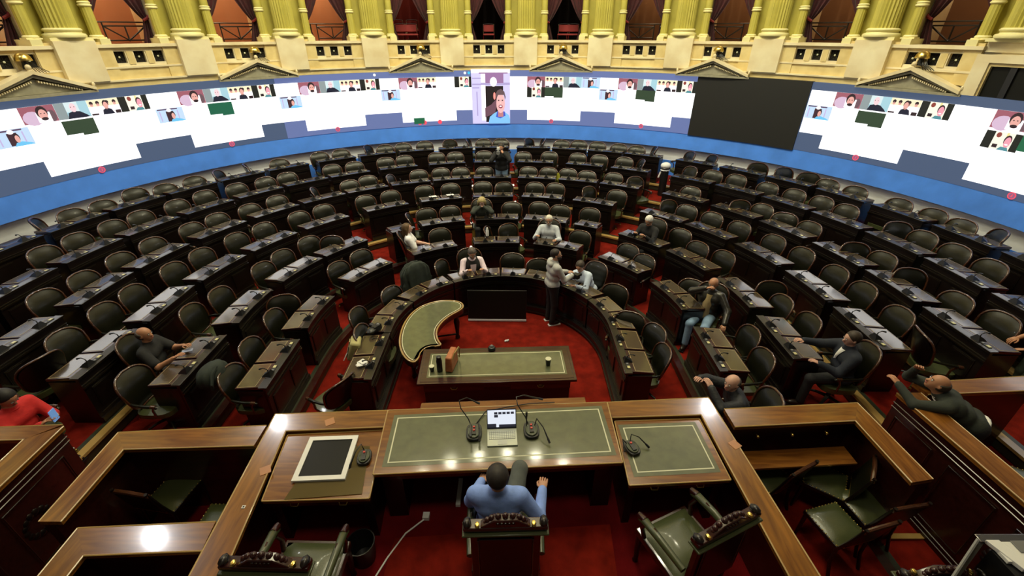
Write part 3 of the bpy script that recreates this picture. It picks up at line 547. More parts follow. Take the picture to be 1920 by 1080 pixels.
# ================================================================ DOUBLE DESKS
def desk(k, straight, single=False):
    r0 = RIM[k]; hw = .58 if k == 1 else .565
    seats = (0,) if single else (-.285, .285)
    if single: hw = .30
    rm = r0+.3
    def wp(x, y, z):
        z *= .955
        if straight: return (x, y, z)
        an = x/rm; return ((r0+y)*sin(an), (r0+y)*cos(an)-r0, z)
    t = empty('single_desk' if single else 'double_desk')
    nx = 3 if single else 6
    def fin(m, name, par=t, **kw): m.warp(wp); return m.obj(name, par, **kw)
    m = M()
    m.box((0, .02, .40), (2*hw, .04, .80), 'mahog', nx=nx); m.box((0, -.012, .05), (2*hw+.0, .03, .10), 'mahog', nx=nx)
    m.box((0, -.012, .66), (2*hw, .02, .025), 'desk_top', nx=nx); m.box((0, -.008, .70), (2*hw, .015, .012), 'desk_top', nx=nx); m.box((0, -.006, .16), (2*hw-.1, .015, .015), 'desk_top', nx=nx)
    for s in (-1, 1):
        if hw > .4 or 1: m.box((s*(hw-.02), .215, .385), (.04, .39, .77), 'mahog')
    m.box((0, .215, .62), (2*hw-.06, .36, .02), 'mahog', nx=nx)
    if not single: m.box((0, .2, .36), (.03, .36, .72), 'mahog')
    for s in seats:
        m.box((s, -.006, .42), (.36, .010, .34), 'desk_top'); m.box((s, -.009, .42), (.33, .012, .31), 'mahog')
    fin(m, 'cabinet')
    m = M(); m.box((0, .04, .825), (2*hw+.02, .12, .035), 'desk_top', nx=nx); m.box((0, -.012, .835), (2*hw+.03, .025, .022), 'mahog', nx=nx)
    fin(m, 'top_rail', bevel=.004)
    for s in seats:
        m = M(); w_ = .275 if not single else .27
        y0, y1 = .10, .44; z0, z1 = .842, .812
        x0, x1 = s-w_+.006, s+w_-.006
        m.quadbox([(x0, y0, z0-.05), (x1, y0, z0-.05), (x1, y1, z1-.04), (x0, y1, z1-.04)], [(x0, y0, z0), (x1, y0, z0), (x1, y1, z1), (x0, y1, z1)], 'mahog_red')
        lid = fin(m, 'writing_lid', bevel=.004)
        m = M()
        def q(xa, xb, ya, yb, dz, mm):
            f = lambda y: z0+(z1-z0)*(y-y0)/(y1-y0)+dz
            m.add([(xa, ya, f(ya)), (xb, ya, f(ya)), (xb, yb, f(yb)), (xa, yb, f(yb))], [(0, 1, 2, 3)], mm)
        q(x0+.02, x1-.02, y0+.05, y1-.02, .0015, 'gilt'); q(x0+.027, x1-.027, y0+.057, y1-.027, .003, 'blotter')
        m.warp(wp); m.obj('leather_inset', lid)
        m = M(); m.quadbox([(s-.07, .02, .838), (s+.07, .02, .838), (s+.055, .16, .835), (s-.055, .16, .835)], [(s-.022, .04, .925), (s+.022, .04, .925), (s+.03, .12, .875), (s-.03, .12, .875)], 'black')
        m.tube([(s, .07, .89), (s, .08, .94), (s, .12, .965), (s, .17, .955)], [.008, .007, .007, .012], 'black', 6)
        m.sph((s, .18, .95), .015, 'black', 6)
        fin(m, 'microphone')
        m = M(); m.box((s+.17, .065, .848), (.055, .04, .012), 'gilt_plate'); m.box((s+.10, .06, .846), (.20, .055, .008), 'black'); m.box((s+.09, .06, .852), (.03, .03, .008), 'grey')
        fin(m, 'voting_panel')
    KIDS[t.name] = list(t.children)
    for ch in KIDS[t.name]: KIDS[ch.name] = list(ch.children)
    return t
UN = {1: [('L', .74), -78.5, -47.3, -16.2, 13.3, 44.4, 75.5, ('R', .60)],
2: [('L', 1.13), -85, -56.3, -28.5, -3, 21.5, 49.3, 75, ('R', .77)],
3: [('L', 1.28), -87.8, -69, -53.3, (-34,), -20.5, -2.6, 13.6, (27.5,), 46, 62.8, 81.5, ('R', .72)],
4: [('L', 1.37), ('L', .03), -76.8, -63.3, -49.4, -33, -18, -3.4, 10.4, 25, 44, 56.5, 70.3, 84, ('R', .75)],
5: [('L', 1.3), -88.8, -78, -66.3, -54.8, -44.2, -34, -23.6, -13.4, -3.3, 7.9, 18.2, 28.5, 43.7, 55.2, 66, 77.3, 88, ('R', 1.05)],
6: [('L', 1.25), -90.5, -81, -71.8, -62.3, -52.9, -43.8, -34.9, -24.4, -13.5, -3.2, 6.8, 18, 28.2, 41.5, 50.7, 59.9, 69.1, 78.3, 87.5, ('R', .95)],
7: [-92, -84, -76, -68, -60, -52, -44, -35, -27, -19, -10.8, -3.1, 5.8, 13.4, 21, 28.7, 39, 47.3, 55.6, 63.9, 72.2, 80.5, 88.8]}
for k, L in UN.items():
    P = {}
    def get(st, sg):
        if (st, sg) not in P: P[(st, sg)] = desk(k, st, sg); return P[(st, sg)]
        return dup(P[(st, sg)])
    items = []
    for u in L:
        if isinstance(u, tuple) and isinstance(u[0], str):
            s = -1 if u[0] == 'L' else 1; items.append((s*(90+u[1]), CX+s*RIM[k], CY-u[1], -s*pi/2, True, False))
        else:
            sg = isinstance(u, tuple); a = u[0] if sg else u; items.append((a, *pol(RIM[k], a), -R_(a), False, sg))
    cnt = {'L': [c for c in items if wing(c[0]) == 'L'][::-1], 'C': [c for c in items if wing(c[0]) == 'C'], 'R': [c for c in items if wing(c[0]) == 'R']}
    for wg, cs in cnt.items():
        for j, (a, x, y, rz, st, sg) in enumerate(cs):
            t = get(st, sg); t.location = (x, y, FZ[k]); t.rotation_euler = (0, 0, rz)
            where = {'L': 'left wing, %s from the aisle', 'R': 'right wing, %s from the aisle', 'C': 'middle block, %s from the left'}[wg] % ON[j]
            tag(t, '%s wooden desk, %s, %s' % ('single-seat' if sg else 'two-seat', ROWN[k], where), 'desk', 'wooden desks of the semicircle')
# low plinth of the well and step lamps
m = M(); m.uring(1.84, 1.91, 0, .16, 1.45, 'mahog'); m.uring(1.82, 1.85, .03, .06, 1.45, 'desk_top'); struct(m.obj('baseboard_well'))
sl = None; side = {-10: 'left', 3.6: 'right'}
for k in (3, 4, 5, 6):
    for s, half in ((-1, .60), (1, .60)):
        ac = -3.1; r = RIM[k]+.02; a = ac+s*degrees((half+.05)/r)
        x, y = pol(r, a)
        if sl is None:
            m = M(); m.cyl((0, 0, .0), (0, 0, .03), .02, .02, 'brass', 8); m.sph((0, 0, .05), .035, emat('step_lamp_glow', (1, .93, .75), 1.2), 10); sl = o = m.obj('step_lamp', None, (x, y, FZ[k]))
        else: o = dup(sl, None, (x, y, FZ[k]))
        tag(o, 'tiny white step lamp %s of the central desk in the %s row from the well' % ('left' if s < 0 else 'right', ON[k-1]), 'lamp', 'step lamps by the central desks')
# ================================================================ ROSTRUM
ZP = .72
m = M(); m.prism([(-2.64, -1.2), (-2.66, 3.62), (2.34, 3.90), (2.5, -1.2)], 0, ZP, 'carpet_dark'); struct(m.obj('floor'))
m = M(); m.prism([(-4.2, -1.2), (-4.22, 3.40), (-2.70, 3.50), (-2.66, -1.2)], 0, .38, 'carpet_dark'); m.prism([(2.5, -1.2), (2.42, 3.80), (4.02, 3.85), (4.0, -1.2)], 0, .385, 'carpet'); struct(m.obj('floor'))
m = M(); m.prism([(-1.35, 1.0), (-1.22, 2.75), (1.05, 2.9), (.95, 1.0)], ZP, ZP+.012, 'carpet'); tag(m.obj('carpet_runner'), 'brighter red carpet runner under the central armchair', 'carpet')
def counter(P, Q, label, top='counter', z=1.5, zb=ZP-.7, th=.05, panels=True, name='counter_wall', inner=None, grp=None):
    """polyline strip: P outer points, Q inner points"""
    t = tag(empty(name, (P[0][0], P[0][1], 0)), label, 'counter', grp)
    ox, oy = P[0]
    m = M()
    for i in range(len(P)-1):
        q = [P[i], P[i+1], Q[i+1], Q[i]]; v = [(a-ox, b-oy) for a, b in q]
        L0 = math.hypot(P[i+1][0]-P[i][0], P[i+1][1]-P[i][1])
        mm = 'counter' if abs(P[i+1][0]-P[i][0]) > abs(P[i+1][1]-P[i][1]) else 'counter_y'
        m.quadbox([(a, b, z-th) for a, b in v], [(a, b, z) for a, b in v], mm)
        for s0, s1 in ((0, 1), (3, 2)):
            a, b = np.array(v[s0]), np.array(v[s1]); 
            m.tube([(*a, z-.004), (*b, z-.004)], .008, 'edge', 6)
    m.obj('worktop', t, smooth=20)
    m = M()
    for i in range(len(P)-1):
        v = [(a-ox, b-oy) for a, b in (P[i], P[i+1], Q[i+1], Q[i])]
        c = [sum(p[0] for p in v)/4, sum(p[1] for p in v)/4]
        def lerp(p, q, f): return (p[0]+(q[0]-p[0])*f, p[1]+(q[1]-p[1])*f)
        v2 = [lerp(v[0], v[3], .12), lerp(v[1], v[2], .12), lerp(v[1], v[2], .6), lerp(v[0], v[3], .6)]
        m.quadbox([(a, b, zb) for a, b in v2], [(a, b, z-th) for a, b in v2], 'mahog_red')
    m.obj('wall_panel', t, smooth=20)
    if panels:
        m = M()
        for i in range(len(P)-1):
            a, b = np.array(P[i])-(ox, oy), np.array(P[i+1])-(ox, oy); c, d = np.array(Q[i])-(ox, oy), np.array(Q[i+1])-(ox, oy)
            a2, b2 = a+(c-a)*.10, b+(d-b)*.10; L0 = np.linalg.norm(b-a); n = max(1, int(L0/.55)); out = (a-c)/(np.linalg.norm(a-c)+1e-9)*.012
            for zz in (z-.14, z-.2, zb+.08, zb+.14): m.tube([(*(a2+out*.6), zz), (*(b2+out*.6), zz)], .007, 'desk_top', 5)
            for j in range(n):
                p, q = a2+(b2-a2)*(j+.15)/n+out, a2+(b2-a2)*(j+.85)/n+out
                za, zz = zb+.22, z-.28
                if zz-za > .1: m.tube([(*p, za), (*q, za), (*q, zz), (*p, zz)], .008, 'desk_top', 5, closed=True)
        m.obj('moulding', t)
    return t
counter([(-1.42, 3.80), (-2.72, 3.74), (-2.61, 1.98), (-2.56, .4)], [(-1.40, 3.55), (-2.49, 3.49), (-2.34, 1.98), (-2.29, .4)], 'polished walnut counter running along the left of the presiding platform', grp='walnut counters')
counter([(1.13, 3.93), (2.36, 4.01), (2.49, 1.98), (2.60, .4)], [(1.14, 3.69), (2.17, 3.73), (2.24, 1.98), (2.3, .4)], 'polished walnut counter running along the right of the presiding platform', grp='walnut counters')
counter([(-2.74, 3.57), (-4.32, 3.47), (-4.25, 2.44)], [(-2.74, 3.29), (-4.09, 3.24), (-4.05, 2.44)], 'walnut counter around the left box with two side chairs', grp='walnut counters')
counter([(2.47, 3.82), (4.09, 3.92), (4.14, 2.88)], [(2.48, 3.55), (3.88, 3.64), (3.90, 2.84)], 'walnut counter around the right box with five side chairs', grp='walnut counters')
counter([(-2.66, 2.44), (-3.85, 2.38), (-3.78, .8)], [(-2.63, 2.18), (-3.60, 2.14), (-3.56, .8)], 'nearest left walnut counter at the bottom edge with reflected glare', grp='walnut counters')
# inner shelf in the right box
m = M(); m.prism([(2.56, 3.52), (3.86, 3.60), (3.86, 3.36), (2.56, 3.28)], 1.10, 1.13, 'counter'); 
tag(m.obj('writing_shelf', bevel=.004), 'lower walnut writing shelf inside the right box', 'shelf')
m = M(); m.prism([(-3.5, 2.1), (-2.68, 2.13), (-2.7, 1.85), (-3.5, 1.82)], 1.12, 1.15, 'counter'); 
tag(m.obj('writing_shelf', bevel=.004), 'low walnut shelf behind the nearest left counter', 'shelf')
for j, x in enumerate((2.75, 3.15, 3.55)):
    m = M(); m.sph((0, 0, 0), .018, 'brass', 8); m.cyl((0, .03, 0), (0, 0, 0), .008, .008, 'brass', 6); tag(m.obj('drawer_knob', None, (x, 3.50+.06*(x-2.5), 1.38)), 'small brass knob inside the right box, %s' % ('left one', 'middle one', 'right one')[j], 'knob', 'knobs inside the right box')
# far side boxes
def farbox(P, Q, lab, z=1.65, zb=.38):
    t = counter(P, Q, lab, z=z, zb=zb, grp='far side boxes'); return t
t = farbox([(4.50, 3.93), (4.60, 2.55), (4.66, 1.2)], [(4.78, 3.93), (4.85, 2.55), (4.9, 1.2)], 'carved dark wooden box wall with walnut top at the right edge')
m = M()
for yy in (3.3, 2.3):
    for q in range(14):
        a = q*2*pi/14; m.sph((-.0, yy-3.93+.13*cos(a), 1.0+.13*sin(a)), (.02, .04, .04), 'mahog', 6)
    for q in range(8):
        a = q*2*pi/8; m.sph((-.0, yy-3.93+.06*cos(a), 1.0+.06*sin(a)), (.025, .03, .03), 'desk_top', 6)
m.obj('carved_rosettes', t)
t = farbox([(4.82, 4.10), (6.3, 4.22)], [(4.84, 3.90), (6.3, 3.98)], 'walnut counter across the far right box under the leaning man')
t = farbox([(-4.80, 3.42), (-4.74, 2.4), (-4.7, 1.2)], [(-5.06, 3.24), (-4.98, 2.4), (-4.94, 1.2)], 'carved dark wooden box wall with walnut top at the left edge')
m = M()
for yy in (2.75,):
    for q in range(14):
        a = q*2*pi/14; m.sph((0.01, yy-3.42+.13*cos(a), 1.0+.13*sin(a)), (.02, .04, .04), 'mahog', 6)
m.obj('carved_rosettes', t)
t = farbox([(-4.83, 3.44), (-6.4, 3.36)], [(-5.05, 3.24), (-6.4, 3.18)], 'walnut counter across the far left box in front of the red shirt')
# step by the right box
m = M(); m.box((4.42, 2.97, .395), (.62, .06, .02), 'edge'); struct(m.obj('trim_11'))
# ---------------- presiding desks
def bigdesk(P, z, L, label, dr, leather=True, inner=None):
    t = tag(empty('presiding_desk', ((P[0][0]+P[2][0])/2, (P[0][1]+P[2][1])/2, ZP)), label, 'desk', 'desks of the presiding platform')
    ox, oy = t.location[0], t.location[1]; lc = lambda p: (p[0]-ox, p[1]-oy)
    m = M(); v = [lc(p) for p in P]; m.quadbox([(*p, z-ZP-.05) for p in v], [(*p, z-ZP) for p in v], 'counter')
    for i in range(4): m.tube([(*v[i], z-ZP-.004), (*v[(i+1) % 4], z-ZP-.004)], .009, 'edge', 6)
    top = m.obj('desk_top', t, smooth=20, bevel=.004)
    if L:
        m = M(); c = np.mean([lc(p) for p in L], axis=0); sc = lambda q, f: c+(np.array(lc(q))-c)*f
        def lay(f, dz, mm): m.add([(*sc(p, f), z-ZP+dz) for p in L], [(0, 1, 2, 3)], mm)
        ln = np.array([lc(p) for p in L]); 
        def inset(d): 
            out = []
            for i in range(4):
                a = ln[i]; e1 = ln[(i+1) % 4]-a; e2 = ln[i-1]-a; out.append(a+d*e1/np.linalg.norm(e1)+d*e2/np.linalg.norm(e2))
            return out
        for d, dz, mm in ((-.045, .0015, 'green_leather'), (0, .003, 'ivory'), (.014, .0045, 'green_leather')):
            m.add([(*p, z-ZP+dz) for p in inset(d)], [(0, 1, 2, 3)], mm)
        m.obj('leather_inset', top)
    # apron with drawers on the near side, pedestals
    near = (v[3], v[2]); far = (v[0], v[1])
    def at(u, w_): a = np.array(far[0])+(np.array(far[1])-far[0])*u; b = np.array(near[0])+(np.array(near[1])-near[0])*u; return a+(b-a)*w_
    m = M()
    m.quadbox([(*at(.02, .03), z-ZP-.17), (*at(.98, .03), z-ZP-.17), (*at(.98, .93), z-ZP-.17), (*at(.02, .93), z-ZP-.17)], [(*at(.02, .03), z-ZP-.05), (*at(.98, .03), z-ZP-.05), (*at(.98, .93), z-ZP-.05), (*at(.02, .93), z-ZP-.05)], 'mahog_red')
    for u0, u1 in ((.02, .10), (.90, .98)):
        m.quadbox([(*at(u0, .05), 0), (*at(u1, .05), 0), (*at(u1, .9), 0), (*at(u0, .9), 0)], [(*at(u0, .05), z-ZP-.17), (*at(u1, .05), z-ZP-.17), (*at(u1, .9), z-ZP-.17), (*at(u0, .9), z-ZP-.17)], 'mahog')
    m.quadbox([(*at(.1, .03), 0), (*at(.9, .03), 0), (*at(.9, .08), 0), (*at(.1, .08), 0)], [(*at(.1, .03), z-ZP-.17), (*at(.9, .03), z-ZP-.17), (*at(.9, .08), z-ZP-.17), (*at(.1, .08), z-ZP-.17)], 'mahog_red')
    m.obj('desk_frame', t)
    for j in range(dr):
        u0, u1 = .04+.92*j/dr+.01, .04+.92*(j+1)/dr-.01
        m = M(); m.quadbox([(*at(u0, .92), z-ZP-.155), (*at(u1, .92), z-ZP-.155), (*at(u1, .945), z-ZP-.155), (*at(u0, .945), z-ZP-.155)], [(*at(u0, .92), z-ZP-.065), (*at(u1, .92), z-ZP-.065), (*at(u1, .945), z-ZP-.065), (*at(u0, .945), z-ZP-.065)], 'mahog_red'); d_ = m.obj('drawer', t)
        for uu in ((u0+u1)/2,):
            c = at(uu, .95); m = M(); m.tube([(c[0]-.04, c[1], z-ZP-.10), (c[0]-.03, c[1]-.02, z-ZP-.12), (c[0]+.03, c[1]-.02, z-ZP-.12), (c[0]+.04, c[1], z-ZP-.10)], .006, 'brass', 6); m.obj('handle', d_)
    return t
bigdesk([(-1.43, 3.77), (1.12, 3.90), (1.12, 3.05), (-1.37, 2.91)], 1.53, [(-1.29, 3.65), (1.00, 3.79), (1.03, 3.18), (-1.26, 3.04)], 'long central presiding desk with green leather and ivory border', 0)
bigdesk([(-2.47, 3.47), (-1.42, 3.54), (-1.36, 2.70), (-2.37, 2.67)], 1.46, None, 'left presiding desk in plain brown wood holding the white frame', 2)
bigdesk([(1.17, 3.67), (2.15, 3.71), (2.17, 2.90), (1.15, 2.84)], 1.46, [(1.24, 3.57), (2.04, 3.61), (2.06, 3.03), (1.26, 2.98)], 'right presiding desk with green leather panel', 2)
# front lip of the platform desk
m = M(); m.prism([(-1.10, 4.02), (.90, 4.12), (.90, 3.93), (-1.10, 3.83)], 1.36, 1.40, 'counter'); tag(m.obj('front_ledge', bevel=.005), 'narrow walnut ledge along the front of the central presiding desk', 'ledge')
# white frame and glass sheet on left desk
t = tag(empty('picture_frame', (-1.92, 3.15, 1.47), .05), 'flat white frame with dark glass lying on the left presiding desk', 'frame')
m = M(); 
for c, d in (((0, .25, .012), (.52, .05, .022)), ((0, -.25, .012), (.52, .05, .022)), ((-.235, 0, .012), (.05, .45, .022)), ((.235, 0, .012), (.05, .45, .022))): m.box(c, d, 'white')
m.obj('white_border', t); m = M(); m.box((0, 0, .010), (.43, .46, .008), 'tv'); m.obj('dark_glass', t)
glass = mat('glass_sheet', (.10, .075, .03), .06, coat=1)
m = M(); m.prism([(-.36, -.36), (.36, -.30), (.28, .27), (-.24, .27)], 0, .006, glass); tag(m.obj('glass_sheet', None, (-1.80, 3.04, 1.462)), 'glass sheet under the white frame on the left presiding desk', 'glass')
# ---------------- delegate conference microphones
def micunit(loc, rz, lab, big, stalks):
    t = tag(empty('conference_microphone', loc, rz), lab, 'microphone', 'conference microphones on the platform')
    s = 1 if big else .85
    m = M(); m.prism([(.085*s*math.copysign(abs(cos(q))**.7, cos(q)), .115*s*math.copysign(abs(sin(q))**.7, sin(q))) for q in [2*pi*i/24 for i in range(24)]], 0, .035, 'black')
    m.prism([(.07*s*cos(q), .10*s*sin(q)) for q in [2*pi*i/24 for i in range(24)]], .035, .05, mat('green_sheen', (.05, .06, .03), .25) if 'green_sheen' not in bpy.data.materials else bpy.data.materials['green_sheen'])
    m.obj('base', t, bevel=.006)
    m = M(); m.box((0, .0, .056), (.045, .12, .012), 'black'); m.obj('control_strip', t)
    for j, y in enumerate((.035, -.01) if big else (.03,)):
        m = M(); m.cyl((0, y, .06), (0, y, .072), .014, .012, 'red', 10); m.obj('red_button', t)
    for st in stalks:
        m = M(); m.tube(st, [.006]*(len(st)-1)+[.009], 'black', 6); p, q = np.array(st[-2]), np.array(st[-1]); m.tube([q, q+(q-p)/np.linalg.norm(q-p)*.05], .012, 'black', 8); m.obj('gooseneck', t)
g1 = [[(-.03, .06, .05), (-.06, .1, .12), (-.14, .16, .22), (-.16, .24, .26), (-.08, .3, .24), (.02, .27, .2)], [(-.035, .04, .05), (-.035, .02, .13), (-.03, -.1, .12)], [(.05, .04, .05), (.055, .03, .14), (.06, -.12, .08)]]
g2 = [[(-.03, .06, .05), (-.06, .1, .12), (-.14, .18, .22), (-.15, .26, .26), (-.06, .3, .25), (.1, .27, .22)], [(.04, .04, .05), (.06, .05, .14), (.12, -.06, .12), (.16, -.16, .06)], [(-.05, .04, .05), (-.05, .05, .12), (-.05, .06, .17)]]
micunit((-.41, 3.42, 1.535), .05, 'black conference microphone left of the laptop on the central desk', True, g1)
micunit((.21, 3.45, 1.535), .05, 'black conference microphone right of the laptop on the central desk', True, g2)
micunit((-1.53, 3.15, 1.465), .1, 'black conference microphone on the left presiding desk', False, [[(0, .05, .05), (-.03, .08, .13), (-.08, 0, .1), (-.12, -.08, .03)]])
micunit((1.27, 3.27, 1.465), .3, 'black conference microphone on the right presiding desk', False, [[(0, .05, .05), (.03, .09, .12), (.1, .05, .1), (.15, -.02, .05)], [(-.04, .05, .05), (-.08, .07, .1), (-.1, 0, .07)]])
# cables over the desk front
m = M(); m.tube([(-.40, 3.55, 1.54), (-.3, 3.72, 1.56), (-.05, 3.80, 1.55), (.2, 3.86, 1.545), (.5, 3.88, 1.545)], .006, 'black', 6); tag(m.obj('microphone_cable'), 'thin black cable along the far edge of the central desk', 'cable')
# ---------------- laptop
t = tag(empty('laptop', (-.105, 3.36, 1.535), .05), 'open silver laptop on the central desk showing a video call', 'laptop')
silver = mat('silver_plastic', (.42, .44, .36), .35, metal=.3)
m = M(); m.box((0, 0, .008), (.32, .23, .014), silver); m.obj('keyboard_deck', t, bevel=.003)
m = M(); m.box((0, .025, .016), (.28, .11, .002), 'grey'); m.box((0, -.07, .016), (.1, .06, .002), mat('trackpad', (.5, .52, .45), .4))
for i in range(5):
    for j in range(12): m.box((-.127+.023*j, -.018+.0215*i, .018), (.019, .017, .002), silver)
m.obj('keys', t)
m = M(); l = lambda y, z: (0, .115+z*.35+y, .012+z)
def lp(x, z, off=0): return (x, .115+z*.40-off*.93, .014+z*.92+off*.37)
def lq(x0, x1, z0, z1, off, mm): m.add([lp(x0, z0, off), lp(x1, z0, off), lp(x1, z1, off), lp(x0, z1, off)], [(0, 1, 2, 3)], mm)
m.add([lp(-.16, 0, 0), lp(.16, 0, 0), lp(.16, .22, 0), lp(-.16, .22, 0), lp(-.16, 0, -.008), lp(.16, 0, -.008), lp(.16, .22, -.008), lp(-.16, .22, -.008)], [(0, 1, 2, 3), (7, 6, 5, 4), (0, 4, 5, 1), (1, 5, 6, 2), (2, 6, 7, 3), (3, 7, 4, 0)], 'black')
sc = m.obj('screen', t)
m = M(); lq(-.152, .152, .02, .212, .001, pc('lapw', (.75, .80, .9), 1.0)); lq(-.152, -.06, .02, .06, .002, pc('lapd', (.02, .02, .03))); lq(-.03, .152, .02, .05, .002, pc('lapd', (.02, .02, .03)))
for i in range(5): lq(-.08+.045*i, -.045+.045*i, .165, .19, .002, pc('lapd', (.02, .02, .03)))
lq(-.08, -.04, .13, .16, .002, pc('lapd', (.02, .02, .03)))
m.obj('screen_picture', sc, smooth=5)
# ---------------- ornate armchairs
def throne(loc, rz, lab, tall=1.28):
    t = tag(empty('carved_armchair', loc, rz), lab, 'chair', 'carved armchairs of the platform')
    m = M(); m.box((0, .02, .46), (.60, .56, .08), 'mahog_red'); m.obj('seat_frame', t, bevel=.01)
    m = M(); m.grid(lambda u, v: (.27*(2*u-1), .02+.25*(2*v-1), .50+.05*(1-(2*u-1)**4)*(1-(2*v-1)**4)), 10, 10, 'leather_seat'); m.obj('seat_cushion', t, smooth=80)
    m = M(); m.box((0, -.30, .82), (.56, .05, .72), 'mahog_red'); m.box((0, -.332, .82), (.42, .02, .56), 'mahog'); m.box((0, -.335, 1.08), (.46, .012, .012), 'chair_wood'); m.box((0, -.335, .56), (.46, .012, .012), 'chair_wood')
    for s in (-1, 1): m.box((s*.22, -.335, .82), (.01, .012, .52), 'chair_wood')
    bk = m.obj('backrest', t, bevel=.006)
    m = M(); m.grid(lambda u, v: (.23*(2*u-1), -.27+.035*(1-(2*u-1)**4)*(1-(2*v-1)**4), .82+.30*(2*v-1)), 8, 8, 'leather_seat'); m.obj('back_pad', bk, smooth=80)
    m = M(); m.box((0, -.30, tall-.07), (.66, .09, .045), 'mahog_red'); m.box((0, -.31, tall-.115), (.68, .12, .02), 'leather_seat')
    m.add([(-.20, -.34, tall-.05), (.20, -.34, tall-.05), (.09, -.34, tall+.035), (-.09, -.34, tall+.035), (-.20, -.27, tall-.05), (.20, -.27, tall-.05), (.09, -.27, tall+.035), (-.09, -.27, tall+.035)], [(0, 1, 2, 3), (7, 6, 5, 4), (0, 4, 5, 1), (1, 5, 6, 2), (2, 6, 7, 3), (3, 7, 4, 0)], 'mahog_red')
    m.obj('crest_rail', t, bevel=.008)
    m = M()
    for i in range(9):
        a = pi*i/8; m.sph((.15*cos(a), -.30, tall-.03+.075*sin(a)), .026, 'mahog_red', 8)
    for i in range(5): m.sph((-.06+.03*i, -.335, tall+.0), .018, 'mahog', 6)
    for s in (-1, 1):
        m.sph((s*.30, -.30, tall-.035), (.035, .05, .035), 'mahog', 8); m.cyl((s*.30, -.30, tall-.09), (s*.30, -.30, tall-.03), .03, .035, 'mahog', 10); m.sph((s*.22, -.32, tall-.035), (.02, .03, .02), 'brass', 6)
    m.obj('carving', t)
    for s in (-1, 1):
        m = M(); m.tube([(s*.30, -.27, .76), (s*.31, 0, .77), (s*.31, .20, .755), (s*.31, .26, .72)], [.03, .035, .038, .03], 'leather_seat', 8); m.tube([(s*.31, .20, .77), (s*.31, .27, .745), (s*.31, .27, .70)], [.03, .034, .02], 'mahog_red', 8); m.tube([(s*.30, .20, .72), (s*.29, .24, .6), (s*.28, .2, .5)], .022, 'mahog_red', 8)
        m.tube([(s*.30, -.2, .775), (s*.305, .1, .79)], .012, 'chair_wood', 6); m.obj('armrest', t, smooth=60)
        for y in (-.26, .26):
            m = M(); m.tube([(s*.26, y, .44), (s*.265, y, .25), (s*.25, y, .05), (s*.255, y, .01)], [.035, .028, .022, .03], 'mahog', 8); m.obj('leg', t)
    return t
throne((-.06, 2.42, ZP+.012), .03, 'tall carved presiding armchair seen from behind under the man in blue', 1.30)
throne((1.57, 2.40, ZP), .42, 'empty carved armchair at the right presiding desk')
throne((-1.80, 2.14, ZP), -.02, 'empty carved armchair at the left presiding desk')
# ---------------- side chairs in the boxes
def side_chair():
    t = empty('side_chair')
    m = M(); m.box((0, 0, .43), (.42, .42, .05), 'mahog'); m.obj('seat_frame', t, bevel=.006)
    m = M(); m.grid(lambda u, v: (.20*(2*u-1), .20*(2*v-1), .457+.035*(1-(2*u-1)**4)*(1-(2*v-1)**4)), 10, 10, 'leather_seat')
    for i in range(10):
        for s in (-1, 1): m.sph((-.19+.042*i, s*.20, .458), .008, 'brass', 5); m.sph((s*.20, -.19+.042*i, .458), .008, 'brass', 5)
    m.obj('seat_cushion', t, smooth=80)
    m = M(); v = lambda x, z, d=0: (x, -.21-(z-.45)*.22+d, z)
    for z0, z1, mm in ((.52, .86, 'leather'),):
        m.add([v(-.19, z0), v(.19, z0), v(.19, z1), v(-.19, z1), v(-.19, z0, -.03), v(.19, z0, -.03), v(.19, z1, -.03), v(-.19, z1, -.03)], [(0, 1, 2, 3), (7, 6, 5, 4), (0, 4, 5, 1), (1, 5, 6, 2), (2, 6, 7, 3), (3, 7, 4, 0)], mm)
    m.tube([v(-.21, .88, -.015), v(0, .895, -.015), v(.21, .88, -.015)], .022, 'chair_wood', 8); m.tube([v(-.19, .5, -.015), v(.19, .5, -.015)], .014, 'brass', 6); m.obj('backrest', t)
    for s in (-1, 1):
        m = M(); m.tube([v(s*.195, .92, -.015), v(s*.195, .65, -.015), (s*.195, -.205, .42), (s*.195, -.21, .2), (s*.195, -.27, .0)], .018, 'mahog', 7); m.obj('leg', t)
        m = M(); m.tube([(s*.19, .18, .42), (s*.185, .19, .2), (s*.18, .2, 0)], [.022, .018, .014], 'mahog', 7); m.obj('leg', t)
    KIDS[t.name] = list(t.children); return t
sp = side_chair(); fst = True
for (x, y, rz, lab) in ((2.97, 3.46, R_(26), 'side chair in the right box, nearest the walnut counter corner'), (3.61, 3.38, R_(52), 'side chair in the right box under the shelf, turned left'), (3.40, 2.84, R_(14), 'side chair in the right box, lowest with full square seat showing'), (3.86, 3.05, R_(9), 'side chair in the right box between the lowest and the right wall'), (-3.80, 3.20, R_(-9), 'side chair in the left box seen from behind'), (-3.08, 2.86, R_(0), 'side chair tucked in the left box behind the lower counter'), (5.55, 3.25, R_(55), 'side chair behind the far right box wall')):
    t = sp if fst else dup(sp); fst = False; t.location = (x, y, .57 if x > 5 else .385); t.rotation_euler = (0, 0, rz); tag(t, lab, 'chair', 'leather side chairs in the boxes')
